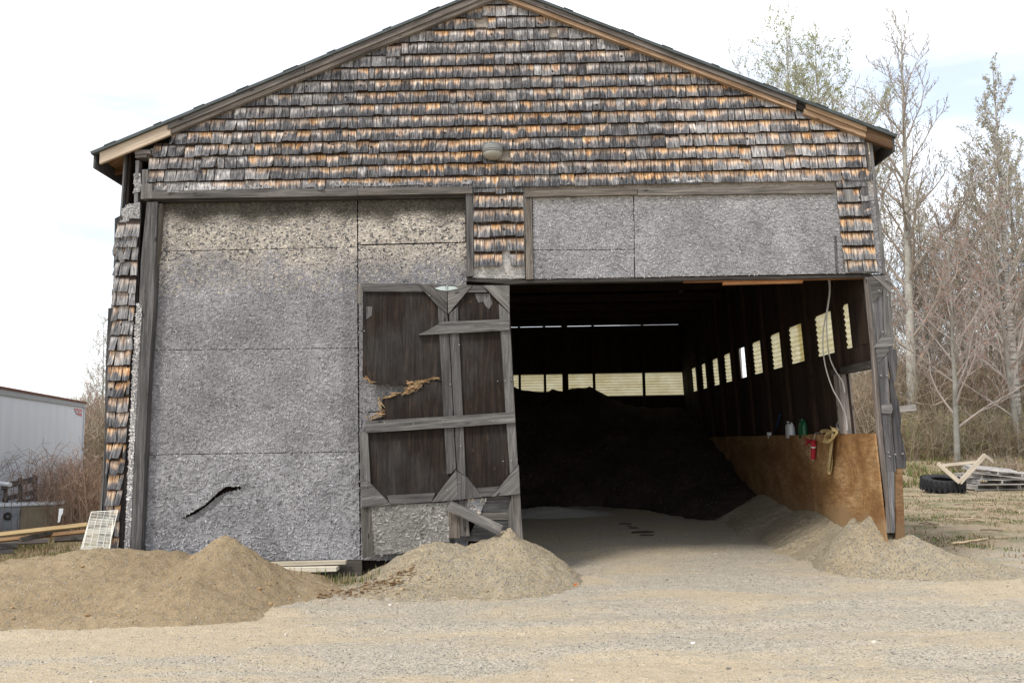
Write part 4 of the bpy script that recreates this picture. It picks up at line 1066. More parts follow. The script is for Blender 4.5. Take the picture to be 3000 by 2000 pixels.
def right_heap(x, y):
    w = .08 * fb(x * 1.5, y * 1.5, 12)
    xw = XR(.6)
    a = bump_(x + w, y + w, xw - .02, 10.2, .75, .62, .68, 1.1)
    e = bump_(x + w, y + w, xw - .2, 10.4, .5, .45, .58, 1.1)
    b = bump_(x + w, y + w, xw + .15, 9.78, .66, .42, .43, 1.1)
    d = bump_(x + w, y + w, xw + .45, 9.7, 1.05, .5, .22, 1.2)
    c = (.46 + .05 * math.sin(y * 2.7) ) * (1 - ((xw - x) / (.82 + .25 * fb(0, y * .9, 1))) ** 1.0) if y > 10.0 else -1
    if y > 10: c = c - .6 * (1 - sst(9.9, 10.8, y))
    h = smax(a, b, c, d, e, k=.05) + .03 * fb(x * 2.4, y * 2.4, 14) + .014 * fb(x * 8, y * 8, 22) + .005 * fb(x * 28, y * 28, 3)
    return h + gh(x, y)
heap('gravel_heap', 2.6, XR(.6) - .09, 10.0, 19.5, .045, right_heap, SANDG, 'gravel berm banked against the orange plywood inside the bay', 'gravel heap', lambda x, y: (.48, 0, 0))
heap('sand_heap', 3.0, 6.6, 7.9, 10.0, .035, right_heap, SANDG, 'sand and gravel heap spilling round the right corner post', 'sand heap', lambda x, y: (.48, 0, 0))
def stock(x, y):
    k = sst(1.2, 4.1, x); w = .45 * fb(x * .5, y * .5, 8)
    y0 = 17.3 - 2.3 * k + w; top = 2.78 + .1 * fb(x * .8, 3, 3) - .55 * sst(1.0, 3.6, x)
    t = (y - y0) / (21.2 - y0)
    h = min(top, .22 + (top - .22) * (t ** (.8 if t > 0 else 1) if t > 0 else t))
    return h + .13 * fb(x * 1.2, y * 1.2, 2) + .06 * fb(x * 5, y * 5, 2)
o = build_field('stockpile', np.linspace(-4.6, 4.1, 110), np.linspace(12.8, YB - .12, 110), stock, PILE, keep=lambda q: max(v[2] - gh(v[0], v[1]) for v in q) > -.05)
tag(o, 'tall dark stockpile of sand heaped against the back wall of the bay', 'stockpile')
def salt(x, y): return bump_(x + .2 * fb(x, y), y, XZ(1590, 1480, 17)[0], 16.2, 1.3, .7, .14, 1.2) + .02 * fb(x * 6, y * 6) + gh(x, y)
heap('salt_spill', -1.5, 2.4, 15.2, 17.2, .06, salt, simple('road_salt', (.45, .43, .40), .9, .2, 0, .3, 40), 'thin pale spill of salt on the floor before the stockpile', 'salt spill')
# dark wet marks on the floor
WET = simple('wet_mark', (.035, .027, .018), .5, .4)
for px, py, w, h in ((1832, 1546, .11, .02), (1844, 1551, .04, .015), (1857, 1556, .08, .022), (1881, 1566, .19, .035), (1896, 1573, .12, .022)):
    p = PZ(px, py, .02); m = MB(); n = 22
    pts = []
    for k in range(n):
        a = 2 * math.pi * k / n; r = 1 + .25 * fb(math.cos(a) * 1.3 + px, math.sin(a) * 1.3)
        x, y = p.x + math.cos(a) * w * r, p.y + math.sin(a) * h * 2.2 * r; pts.append((x, y, gh(x, y) + .012))
    m.add(pts + [(v[0], v[1], v[2] - .02) for v in pts], [list(range(n))] + [[k, n + k, n + (k + 1) % n, (k + 1) % n] for k in range(n)])
    tag(m.build('wet_ground_patch', WET), 'small dark wet mark on the bay floor', kind='structure')

# loose plank over the door foot
m = MB(); a = P(*z2(548, 1218), YD - .08); b = P(*z2(815, 1345), YD - .13); m.board(a, b, .115, .025, (0, 0, 1), (1.15, 1.12, 1.1))
tag(m.build('plank', WOOD), 'loose grey plank leaning slantwise over the foot of the plywood door', 'plank')

# ------------------------------------------------------------------ stones
STONE = simple('stone', (.40, .38, .35), .9, .2, 0, .3, 20, usecol=True)
def stone_geo(mb, x, y, z, s, c):
    ico = [(0, 0, 1), (.89, 0, .45), (.28, .85, .45), (-.72, .53, .45), (-.72, -.53, .45), (.28, -.85, .45), (.72, .53, -.45), (-.28, .85, -.45), (-.89, 0, -.45), (-.28, -.85, -.45), (.72, -.53, -.45), (0, 0, -1)]
    fc = [(0, 1, 2), (0, 2, 3), (0, 3, 4), (0, 4, 5), (0, 5, 1), (1, 6, 2), (2, 7, 3), (3, 8, 4), (4, 9, 5), (5, 10, 1), (2, 6, 7), (3, 7, 8), (4, 8, 9), (5, 9, 10), (1, 10, 6)]
    a = rnd.uniform(0, 6.28); ca, sa = math.cos(a), math.sin(a); ex, ey, ez = s * rnd.uniform(.7, 1.4), s * rnd.uniform(.6, 1.1), s * rnd.uniform(.35, .7)
    vs = []
    for p in ico:
        k = rnd.uniform(.8, 1.15); u, v, w = p[0] * ex * k, p[1] * ey * k, p[2] * ez * k; vs.append((x + u * ca - v * sa, y + u * sa + v * ca, z + w + ez * .35))
    mb.add(vs, [list(f) for f in fc], None, c)
mb = MB()
def surf(x, y):
    h = gh(x, y)
    if -8 < x < -2.1 and 7.1 < y < 9.7: h = max(h, left_heap(x, y))
    if -2.6 < x < 1.8 and 7.8 < y < 9.8: h = max(h, mid_heap(x, y))
    if 3.1 < x < 6.5 and 8 < y < 10.1: h = max(h, right_heap(x, y))
    return h
for _ in range(9000):
    y = rnd.uniform(4.9, 12) ** 1.0; x = rnd.uniform(-.68, .68) * y
    if x < -4.6 and y > 9.6: continue
    if rnd.random() < .5 and fb(x * .5, y * 1.3, 3) > .05: continue
    s = .0045 + .006 * rnd.random() ** 2 + (.012 * rnd.random() if rnd.random() < .02 else 0)
    if surf(x, y) > gh(x, y) + .04: s *= .75
    g = rnd.choice([.45, .6, .8, 1.0, 1.15, 1.3]) * rnd.uniform(.8, 1.1); stone_geo(mb, x, y, surf(x, y), s, (g, g * .97, g * .92))
for _ in range(2600):
    if rnd.random() < .6: x, y = rnd.uniform(-7.5, -2.2), rnd.uniform(7.2, 9.7); c0_ = (.95, .66, .36); ok = left_heap(x, y) > gh(x, y) + .02
    else: x, y = rnd.uniform(-2.3, .9), rnd.uniform(8.3, 9.7); c0_ = (1.0, .8, .52); ok = mid_heap(x, y) > gh(x, y) + .02
    if not ok or (rnd.random() > .35 and surf(x, y) > gh(x, y) + .22): continue
    g = rnd.uniform(.6, 1.15); stone_geo(mb, x, y, surf(x, y) - .004, rnd.uniform(.006, .013) + (rnd.uniform(0, .02) if rnd.random() < .06 else 0), tuple(v * g for v in c0_))
tag(mb.build('gravel', STONE), 'loose pebbles strewn over the yard', 'gravel', kind='stuff')
for px, py, s in ((2560, 1890, .04), (2030, 1888, .028), (2847, 1675, .03), (1150, 1775, .035), (1158, 1772, .028), (2930, 1545, .05), (1655, 1722, .02)):
    pass

# ------------------------------------------------------------------ vegetation materials
BARK = simple('grey_bark', (.35, .345, .31), .95, .1, 0, .35, 3, usecol=True)
TWIG = simple('twig_bark', (.37, .345, .32), .95, .1, 0, .2, 3, usecol=True)
def birch():
    m = MT('birch_bark', .8, .2); n1 = m.noise(m.obj((2, 2, 14)), 1, 4, .7)
    m.col(m.mix(1.0, m.ramp(n1, [(.40, (.10, .095, .09)), (.5, (.34, .33, .31)), (.7, (.52, .5, .47))]), m.attr().outputs[0], 'MULTIPLY')); return m.m
BIRCH = birch()
def leafm():
    m = MT('leaves', .8, .2); m.col(m.attr().outputs[0]); tr = m.n('ShaderNodeBsdfTranslucent'); m.l(m.attr().outputs[0], tr.inputs[0])
    ms = m.n('ShaderNodeMixShader'); ms.inputs[0].default_value = .35; m.l(m.bs.outputs[0], ms.inputs[1]); m.l(tr.outputs[0], ms.inputs[2]); m.l(ms.outputs[0], m.t.nodes['Material Output'].inputs[0]); return m.m
LEAF = leafm()

def make_tree(name, rs, H, r0, lean=(0, 0), first=.25, nl=26, spread=.9, up=.55, dens=1.0, bud=None, budn=3, bark=None, twc=(1, 1, 1), droop=0, forks=1, lim=.42, tw=.017):
    rn = random.Random(rs); trunk = MB(); crown = MB(); buds = MB()
    def V(a, b): return Vector((rn.gauss(0, a), rn.gauss(0, a), rn.gauss(0, b)))
    tips = []
    def grow(p, d, Ln, r, lev, mb):
        n = max(3, int(Ln / (.55 if lev < 2 else .28))) if lev < 3 else 3
        n = min(n, 12); pts = [p.copy()]; rr = [r]; dd = d.copy()
        for i in range(n):
            dd = (dd + V(.10 + .04 * lev, .07) + Vector((0, 0, up * .13 - droop * .05))).normalized(); p = p + dd * (Ln / n); pts.append(p.copy()); rr.append(max(tw * .5, r * (1 - .8 * (i + 1) / n)))
        mb.tube(pts, rr, 6 if lev == 0 else (5 if lev == 1 else 3), twc, caps=False)
        if lev < 3:
            m = int((Ln * (2.6 if lev == 1 else 4.2) + 2) * dens)
            for k in range(m):
                t = .18 + .82 * (k + rn.random()) / m; i = min(n - 1, int(t * n)); q = pts[i].lerp(pts[i + 1], t * n - i)
                ax = (pts[i + 1] - pts[i]).normalized(); side = V(1, .5); side = (side - ax * side.dot(ax)).normalized()
                nd = (ax * .75 + side * rn.uniform(.55, 1.0) + Vector((0, 0, .25 * up))).normalized()
                grow(q, nd, Ln * rn.uniform(.28, .5) * (1 - .45 * t), max(tw * .75, rr[i] * .5), lev + 1, mb)
        if lev >= 2: tips.append(pts[1:])
    # trunk
    n = 16; pts = []; rr = []; w = Vector((0, 0, 0)); wob = .12 if lim == .36 else (.4 if H > 15 else 1)
    for i in range(n + 1):
        t = i / n; w += Vector((rn.gauss(0, .02), rn.gauss(0, .02), 0)) * H / 16 * wob
        pts.append(Vector((lean[0] * t, lean[1] * t, H * t - .3 * (i == 0))) + w * t); rr.append(r0 * (1 - .93 * t ** .9) * (1.25 if i == 0 else 1))
    tk = .62 if (bark is BARK and H < 12) else 1.0; trunk.tube(pts, rr, 9, (tk, tk * .97, tk * .94), caps=False)
    for k in range(nl):
        t = first + (1 - first) * ((k + rn.random()) / nl) ** .9; t = min(t, .985); i = int(t * n); q = pts[i].lerp(pts[i + 1], t * n - i)
        a = k * 2.4 + rn.uniform(-.5, .5); out = Vector((math.cos(a), math.sin(a), 0)); u_ = up + .5 * t
        d = (out * spread + Vector((0, 0, u_)) + V(.1, .1)).normalized()
        prof = (1 - ((t - first) / (1 - first)) ** 1.3) * .85 + .15
        grow(q, d, H * lim * prof * rn.uniform(.6, 1.1), rr[i] * rn.uniform(.35, .55), 1, crown)
    o = empty(name); trunk.build('trunk', bark or BARK, o, smooth=True); crown.build('crown', TWIG, o)
    if bud:
        for ps_ in tips:
            for _ in range(budn):
                p = rn.choice(ps_) + V(.05, .05); s = rn.uniform(.6, 1.3) * bud[1]; a_ = V(1, 1).normalized() * s; b_ = V(1, 1).normalized() * s * .6
                g = rn.uniform(.7, 1.3); c = tuple(x * g for x in bud[0]); buds.add([tuple(p - a_), tuple(p + b_), tuple(p + a_), tuple(p - b_)], [[0, 1, 2, 3]], None, c)
        buds.build('buds', LEAF, o)
    return o
def put(o, px, Y, s=1.0, rz=None, py=1300):
    p = P(px, py, Y); o.location = (p.x, Y, gh(p.x, Y) - .05); o.scale = (s, s, s)
    if rz is not None: o.rotation_euler.z = rz
    return o
GB = ((.30, .32, .12), .055); RB = ((.40, .17, .12), .035); BB = ((.34, .27, .17), .045)
def top_h(px, py, Y): return P(px, py, Y).z - ghs(0, Y)
# tall bare poplar beside the barn
H = top_h(2620, 62, 34)
t = make_tree('poplar_tree', 3, H, .25, (.72, 0), .16, 34, .75, .75, 1.05, ((.33, .30, .17), .035), 1, BARK, (.78, .70, .62), lim=.36, tw=.020)
put(t, 2676, 34); tag(t, 'tall bare poplar with pale trunk rising just right of the barn corner', 'tree')
H = top_h(2360, 70, 42); t = make_tree('budding_tree', 5, H, .22, (.3, 0), .3, 34, .8, .65, 1.0, GB, 3, BARK, (.9, .88, .78), lim=.42, tw=.014)
put(t, 2350, 42); tag(t, 'yellow green budding tree showing above the right roof slope, left one', 'tree', 'budding trees')
t2 = make_tree('budding_tree', 8, top_h(2440, 112, 41), .22, (.2, 0), .28, 34, .85, .6, 1.0, GB, 3, BARK, (.9, .88, .78), lim=.42, tw=.014)
put(t2, 2450, 41); tag(t2, 'budding tree between the roof slope and the tall bare poplar', 'tree', 'budding trees')
c = copy_tree(t2); put(c, 2180, 50, .93, 2.2); tag(c, 'faint distant tree top just clearing the middle of the right roof slope', 'tree', 'budding trees')
t3 = make_tree('budding_tree', 21, top_h(2930, 190, 33), .20, (.2, 0), .2, 34, .6, .8, 1.05, ((.36, .34, .24), .055), 4, BIRCH, (1.1, 1.05, 1.0), lim=.34)
put(t3, 2985, 33); tag(t3, 'tall narrow budding birch at the right edge of the picture', 'tree', 'budding trees')
t4 = make_tree('maple_tree', 31, 9.0, .11, (.4, 0), .15, 26, .8, .65, 1.1, RB, 1, BARK, (.85, .78, .74), lim=.42, tw=.013)
put(t4, 2800, 29); tag(t4, 'small red budding maple between the poplar and the birch', 'tree', 'red maples')
c = copy_tree(t4); put(c, 2985, 31, 1.12, 1.9); tag(c, 'red budding maple behind the stacked pallets at the right edge', 'tree', 'red maples')
c = copy_tree(t4); put(c, 2700, 38, 1.0, 4.1); tag(c, 'red budding maple standing behind the poplar trunk', 'tree', 'red maples')
# slender wood behind
sl = make_tree('slender_tree', 41, 11.5, .10, (.3, .1), .2, 26, .7, .75, 1.35, BB, 2, BARK, (1.1, 1.08, 1.05), lim=.32, tw=.010)
sb = make_tree('birch_tree', 42, 12.5, .085, (.4, .1), .25, 24, .7, .75, 1.3, BB, 2, BIRCH, (1.12, 1.08, 1.05), lim=.30, tw=.010)
sm = make_tree('slender_tree', 43, 8.0, .09, (.5, -.2), .12, 26, .85, .6, 1.3, RB, 2, BARK, (1.05, .98, .93), lim=.42, tw=.010)
k = 0
spots = [(2730, 40), (2765, 44), (2790, 37), (2838, 42), (2868, 38), (2893, 45), (2945, 40), (2972, 37), (3010, 42), (3045, 36), (2690, 47), (2815, 50), (2920, 52), (2990, 55), (3080, 44), (2640, 52), (2590, 46), (2540, 50), (2745, 58), (2860, 60), (3120, 40), (2480, 44), (2420, 52), (3160, 50), (2748, 36), (2852, 35), (2905, 38), (3000, 35)]
GRP = 'slender bare trees of the wood behind the yard'
used = set()
for i, (px, Y) in enumerate(spots):
    src = (sl, sb, sm)[i % 3]; o = src if i < 3 else copy_tree(src)
    put(o, px, Y, rnd.uniform(.85, 1.2), rnd.uniform(0, 6.28)); kind = ('grey slender bare tree', 'white barked slender birch', 'low bare tree with reddish twigs')[i % 3]
    tag(o, kind + ' in the wood right of the barn', 'tree', GRP + (' ' + ('grey', 'birch', 'reddish')[i % 3]))
# left of the barn: scrub between trailer and wall
for i, (px, Y, s) in enumerate(((268, 30, .42), (300, 31, .52), (240, 34, .36), (330, 36, .55), (290, 27, .38))):
    o = copy_tree((sm, sl)[i % 2]); put(o, px, Y, s, rnd.uniform(0, 6.28)); tag(o, 'small bare tree in the gap between white trailer and barn', 'tree', 'bare trees behind the trailer')

# thicket: a mass of thin stems
def thicket(name, label, region, n, hmin, hmax, cols, seed, rad=.011, br=3):
    rn = random.Random(seed); mb = MB()
    for _ in range(n):
        x, y = region(rn); h = rn.uniform(hmin, hmax); z = gh(x, y) - .05
        c = rn.choice(cols); g = rn.uniform(.7, 1.25); c = tuple(v * g for v in c)
        d = Vector((rn.gauss(0, .22), rn.gauss(0, .22), 1)); p = Vector((x, y, z)); pts = [p.copy()]
        for i in range(4):
            d += Vector((rn.gauss(0, .16), rn.gauss(0, .16), -.02)); p = p + d.normalized() * h / 4; pts.append(p.copy())
        mb.tube(pts, [rad * (1 - .18 * i) for i in range(5)], 3, c, caps=False)
        for _ in range(br):
            i = rn.randint(1, 3); q = pts[i]; dd = Vector((rn.gauss(0, 1), rn.gauss(0, 1), rn.uniform(.2, 1.2))).normalized(); l = h * rn.uniform(.15, .35)
            mb.tube([q, q + dd * l * .5, q + (dd + Vector((0, 0, rn.uniform(-.2, .4)))).normalized() * l], [rad * .6, rad * .5, rad * .35], 3, c, caps=False)
    return tag(mb.build(name, TWIG), label, 'thicket', kind='stuff')
def reg(px0, px1, Y0, Y1):
    def f(rn):
        Y = rn.uniform(Y0, Y1); p = P(rn.uniform(px0, px1), 1300, Y); return p.x, Y
    return f
browns = [(.85, .72, .52), (.7, .58, .44), (1.1, .95, .78), (.6, .44, .30), (.8, .78, .62)]
thicket('thicket', 'dense brown undergrowth along the edge of the wood', reg(2480, 3150, 33, 48), 5000, 1.6, 4.6, browns, 1, .014, 4)
thicket('low_brush', 'low tangle of brown brush behind tyre and pallets', reg(2600, 3150, 30.5, 34), 2200, .5, 2.2, browns + [(.7, .75, .35)], 2, .010, 4)
thicket('distant_thicket', 'grey brown wood edge filling the gap left of the barn', reg(185, 420, 26, 38), 2200, 1.0, 3.3, browns, 3, .013, 4)
thicket('far_wood', 'far wood behind the barn', reg(2300, 3900, 50, 70), 3600, 3, 8, browns, 4, .03, 4)
thicket('red_brush', 'russet dry brush growing between trailer and barn wall', reg(130, 300, 15, 21), 900, .4, 1.5, [(1.0, .68, .5), (1.0, .82, .65), (.75, .55, .42)], 5, .006, 4)
# arching bramble canes in front of the trailer
rn = random.Random(9); mb = MB()
for _ in range(120):
    p0 = P(rn.uniform(-60, 262), 1500, rn.uniform(14.8, 17.2)); p0.z = gh(p0.x, p0.y); h = rn.uniform(.7, 1.7); a = rn.uniform(0, 6.28); l = rn.uniform(.3, 1.2); dx, dy = math.cos(a) * l, math.sin(a) * l * .4
    pts = [p0 + Vector((dx * t * t, dy * t * t, h * (1 - (1 - min(1, t * 1.25)) ** 2) - max(0, t - .7) * h * .9)) + Vector((rn.gauss(0, .015), 0, rn.gauss(0, .015))) for t in [i / 9 for i in range(10)]]
    g = rn.uniform(.6, 1.2); c = (g * .85, g * .64, g * .54); mb.tube(pts, [.006 * (1 - .07 * i) for i in range(10)], 3, c, caps=False)
    for _ in range(7):
        q = rn.choice(pts[2:]); mb.tube([q, q + Vector((rn.gauss(0, .12), rn.gauss(0, .1), rn.gauss(.05, .1)))], [.004, .002], 3, c, caps=False)
tag(mb.build('brambles', TWIG), 'arching red brown bramble canes in front of the white trailer', 'brambles', kind='stuff')

# ------------------------------------------------------------------ grass and litter
def blades(name, label, pts_f, n, hmin, hmax, cols, seed, w=.006, lay=0.3):
    rn = random.Random(seed); mb = MB()
    for _ in range(n):
        r = pts_f(rn)
        if r is None: continue
        x, y = r; z = surf(x, y) if -8 < x < 7 and y < 10.2 else gh(x, y); h = rn.uniform(hmin, hmax); a = rn.uniform(0, 6.28); b = rn.gauss(0, lay) * h; ca, sa = math.cos(a), math.sin(a)
        ww = w * rn.uniform(.6, 1.4); g = rn.uniform(.7, 1.3); c = tuple(v * g for v in rn.choice(cols))
        mb.add([(x - ca * ww, y - sa * ww, z), (x + ca * ww, y + sa * ww, z), (x + ca * ww * .6 - sa * b * .5, y + sa * ww * .6 + ca * b * .5, z + h * .6), (x - ca * ww * .6 - sa * b * .5, y - sa * ww * .6 + ca * b * .5, z + h * .6), (x - sa * b, y + ca * b, z + h)], [[0, 1, 2, 3], [3, 2, 4]], None, c)
    return tag(mb.build(name, LEAF), label, 'grass', kind='stuff')
green = [(.09, .14, .03), (.12, .17, .04), (.16, .17, .06)]; straw = [(.34, .26, .15), (.42, .34, .2), (.26, .18, .1)]
def patchy(px0, px1, Y0, Y1, thr, seed, xlim=None):
    def f(rn):
        Y = rn.uniform(Y0, Y1); x = P(rn.uniform(px0, px1), 1500, Y).x
        if xlim and not xlim(x, Y): return None
        if fb(x * .9, Y * .9, seed) < thr: return None
        return x, Y
    return f
nL = lambda x, y: x < -5.05
blades('grass', 'green grass among straw beside the left barn corner', patchy(-80, 330, 9.6, 14, -.05, 3, nL), 9000, .03, .10, green + straw[:1], 11, .005)
blades('dry_grass', 'dead straw lying over the ground by the lumber', patchy(-80, 330, 9.7, 20, -.4, 5, nL), 8000, .04, .16, straw, 12, .005, 1.2)
blades('grass', 'sprouting grass tuft at the foot of the closed bay', lambda rn: (rn.gauss(-2.05, .22), rn.gauss(9.5, .09)), 260, .04, .13, green + straw, 13, .004)
nR = lambda x, y: x > 4.75
blades('grass', 'green grass patches on the dirt right of the barn', patchy(2640, 3050, 9.9, 22, .24, 8, nR), 6000, .02, .06, green + straw[:1], 14, .008)
blades('grass', 'grass strip along the edge of the wood', patchy(2600, 3100, 24, 31, .0, 2), 7000, .06, .28, green + straw, 15, .015, .6)
blades('dry_grass', 'pale straw and chips littering the dirt right of the barn', patchy(2640, 3100, 9.9, 30, .0, 21, nR), 6000, .02, .07, straw + [(.2, .14, .08), (.26, .19, .12)], 16, .009, 1.3)
# sticks on the ground, right side
rn = random.Random(17); mb = MB()
for _ in range(80):
    Y = rn.choice([rn.uniform(15, 19), rn.uniform(12, 24)]); x = P(rn.uniform(2660, 3080), 1500, Y).x; l = rn.uniform(.08, .35); a = rn.gauss(0, .9); z = gh(x, Y) + .02
    g = rn.uniform(.4, 1.1); mb.tube([(x, Y, z), (x + l / 2 * math.cos(a), Y + l / 2 * math.sin(a), z + rn.uniform(0, .04)), (x + l * math.cos(a), Y + l * math.sin(a), z)], rn.uniform(.006, .012), 4, (g * 1.3, g * 1.1, g * .8))
tag(mb.build('wood_litter', TWIG), 'split sticks and bark strewn over the dirt right of the barn', 'wood litter', kind='stuff')
rn = random.Random(18); mb = MB()
for _ in range(260):
    px_ = rn.uniform(930, 1215); q_ = PZ(px_, 1738 - (px_ - 930) * .08 + rn.gauss(0, 5), .03); x, Y = q_.x, q_.y; z = surf(x, Y) + .005; a = rn.uniform(0, 6.28); s = rn.uniform(.01, .03)
    mb.add([(x - s, Y, z), (x, Y - s * .6, z + .012), (x + s, Y, z + rn.uniform(0, .02)), (x, Y + s * .6, z + .01)], [[0, 1, 2, 3]], None, rn.choice([(.3, .16, .07), (.4, .26, .13), (.22, .12, .05)]))
tag(mb.build('dead_leaves', LEAF), 'line of dead leaves caught between the two sand heaps', 'leaf litter', kind='stuff')
def stick(px, py, px2, py2, r, label, c):
    a, b = PZ(px, py, .02), PZ(px2, py2, .02); m = MB(); n = 7; pts = []
    for i in range(n):
        p = a.lerp(b, i / (n - 1)); p.z = surf(p.x, p.y) + r + .01 * (i % 2); p.y += rnd.gauss(0, .03); pts.append(p)
    m.tube(pts, [r * (1 - .1 * i) for i in range(n)], 6, c); tag(m.build('stick', TWIG, None, smooth=True), label, 'stick')
stick(2790, 1593, 2900, 1580, .02, 'long pale peeled stick lying right of the corner heap', (1.8, 1.45, 1.0))
def stone(px, py, s, c, label):
    p = PZ(px, py, 0); m = MB(); stone_geo(m, 0, 0, 0, s, c); o = m.build('stone', STONE); o.location = (p.x, p.y, surf(p.x, p.y)); tag(o, label, 'stone')
stone(2560, 1890 - 3, .017, (1.7, 1.65, 1.55), 'pale stone in the gravel at the lower right')
stone(2031, 1889, .018, (2.0, 1.95, 1.9), 'white stone in the gravel at the lower middle')
stone(2847, 1674, .02, (2.0, 1.95, 1.9), 'white stone below the corner heap on the right')
stone(1142, 1772, .026, (1.8, 1.75, 1.65), 'flat white stone below the middle heap')
m = MB(); p = PZ(1687, 1720, 0); z = surf(p.x, p.y); m.add([(-.03, 0, 0), (0, -.02, .01), (.035, 0, .03), (0, .02, .02), (-.01, .005, .03)], [[0, 1, 2, 3], [0, 3, 4]], None, (.65, .18, .03)); o = m.build('leaf', LEAF); o.location = (p.x, p.y, z + .003); tag(o, 'single orange leaf on the gravel before the open bay', 'leaf')

# ------------------------------------------------------------------ trailer on the left
c1_ = P(248, 1175, 22.0); c0_ = P(0, 1128, 15.7)
ztr = (c1_.z + c0_.z) / 2; dv = Vector((c0_.x - c1_.x, c0_.y - c1_.y, 0)).normalized()
tr = empty('truck_trailer', (c1_.x, c1_.y, 0), math.atan2(dv.y, dv.x))
tag(tr, 'white box trailer body standing on the ground beyond the scrap pile', 'trailer')
TRW = MT('trailer_aluminium', .45, .4)
n1 = TRW.noise(TRW.obj((1, 1, .15)), 3, 4, .6); TRW.col(TRW.ramp(n1, [(.3, (.50, .52, .58)), (.7, (.58, .60, .66))]))
TRW = TRW.m; RAIL = simple('trailer_rail', (.20, .20, .21), .5, .5, .3); RUST = simple('rusted_rail', (.16, .06, .035), .8, .2, 0, .4); RIV = simple('rivet', (.36, .38, .42), .5, .4)
LT_ = 11.0; WD = 2.5; Hh = ztr - .02
m = MB(); m.box((0, -WD, .12), (LT_, 0, Hh - .16), (1, 1, 1)); m.build('body', TRW, tr)
sgn = 1 if (Matrix.Rotation(tr.rotation_euler.z, 3, 'Z') @ Vector((0, 1, 0))).dot(Vector((-c1_.x, -c1_.y, 0))) > 0 else -1
if sgn < 0:
    for v in tr.children[0].data.vertices: v.co.y += WD
ys_ = 0.0
m = MB(); m.box((-.01, min(ys_, ys_ + .03 * sgn), Hh - .16), (LT_, max(ys_ + .03 * sgn, ys_), Hh - .05)); m.build('top_rail', RAIL, tr)
m = MB(); m.box((-.03, min(-.02 * sgn, .05 * sgn), Hh - .05), (LT_, max(-.02 * sgn, .05 * sgn), Hh)); m.build('roof_edge', RUST, tr)
m = MB(); m.box((-.02, min(0, -WD * sgn), Hh - .03), (LT_, max(0, -WD * sgn), Hh - .01)); m.build('roof', RAIL, tr)
m = MB(); m.box((-.012, min(.001 * sgn, .02 * sgn), .10), (.05, max(.001 * sgn, .02 * sgn), Hh - .16)); m.build('corner_post', TRW, tr)
m = MB(); x0, x1, zt_ = .25, 1.05, Hh - .21; s = sgn
pl = [(x0, zt_), (x1, zt_), (x1 - .07, zt_ - .07), (x1 - .16, zt_ - .10), (x1 - .2, zt_ - .14), (x1 - .34, zt_ - .15), (x1 - .38, zt_ - .17), (x0 + .05, zt_ - .18), (x0 + .02, zt_ - .2)]
m.prism(pl, min(.002 * s, .008 * s), max(.002 * s, .008 * s)); m.build('emblem', RED, tr)
cu = bpy.data.curves.new('lettering', 'FONT'); cu.body = 'Great Dane'; cu.size = .125; cu.extrude = .002; cu.shear = .3; cu.align_x = 'CENTER'
co = bpy.data.objects.new('tmp', cu); col.objects.link(co)
bpy.context.view_layer.update(); me = bpy.data.meshes.new_from_object(co.evaluated_get(bpy.context.evaluated_depsgraph_get())); bpy.data.objects.remove(co)
me.materials.clear(); me.materials.append(WHITE); lo = bpy.data.objects.new('lettering', me); col.objects.link(lo); lo.parent = tr
lo.location = ((x0 + x1) / 2, .012 * sgn, zt_ - .115); lo.rotation_euler = (R(90), 0, R(180) if sgn > 0 else 0)

# ------------------------------------------------------------------ scrap on the left
FRZ = simple('scuffed_steel', (.30, .32, .35), .5, .4, 0, .25, 4); FRT = simple('tan_steel', (.30, .25, .17), .6, .3, 0, .2, 4)
fz = PZ(57, 1560, 0.02); fr = empty('chest_freezer', (fz.x, fz.y, gh(fz.x, fz.y)), R(24)); tag(fr, 'old steel chest freezer with white lid edge lying in the grass', 'freezer')
sF = fz.y / F
m = MB(); m.box((.0, .0, 0), (1.05, .65, .47)); 
m = MB(); m.box((0, 0, 0), (.68, .70, .49)); m.build('cabinet', FRT, fr, bevel=.012)
m = MB(); m.box((-.9, 0.004, .0), (-.004, .70, .49)); m.build('side_panel', FRZ, fr, bevel=.012)
m = MB(); m.box((-.92, -.02, .494), (.70, .72, .53)); m.build('lid', WHITE, fr, bevel=.01)
m = MB(); m.tube([(-.55, -.01, .54), (-.5, -.01, .57), (-.3, -.01, .57), (-.25, -.01, .54)], .012, 6); m.build('handle', WHITE, fr)
m = MB(); m.ring([(.03, .0), (.07, .0), (.07, .03), (.03, .03)], 14, M=Matrix.Translation((-.2, -.004, .33)) @ Matrix.Rotation(R(90), 4, 'X')); m.build('drain_collar', SOFF, fr)
m = MB(); m.prism([XZ(x, y, 13.2) for x, y in ((173, 1489), (185, 1489), (184, 1502), (178, 1512), (175, 1528), (169, 1530), (171, 1510))], 13.2, 13.215); tag(m.build('metal_offcut', WHITE), 'jagged white metal offcut standing beside the freezer', 'scrap')
a = P(-10, 1414, 13.6); b = P(30, 1419, 13.4); m = MB(); m.tube([a, b], .035, 10); tag(m.build('pipe', WHITE, None, smooth=False), 'short white pipe sticking in at the left edge above the freezer', 'pipe')
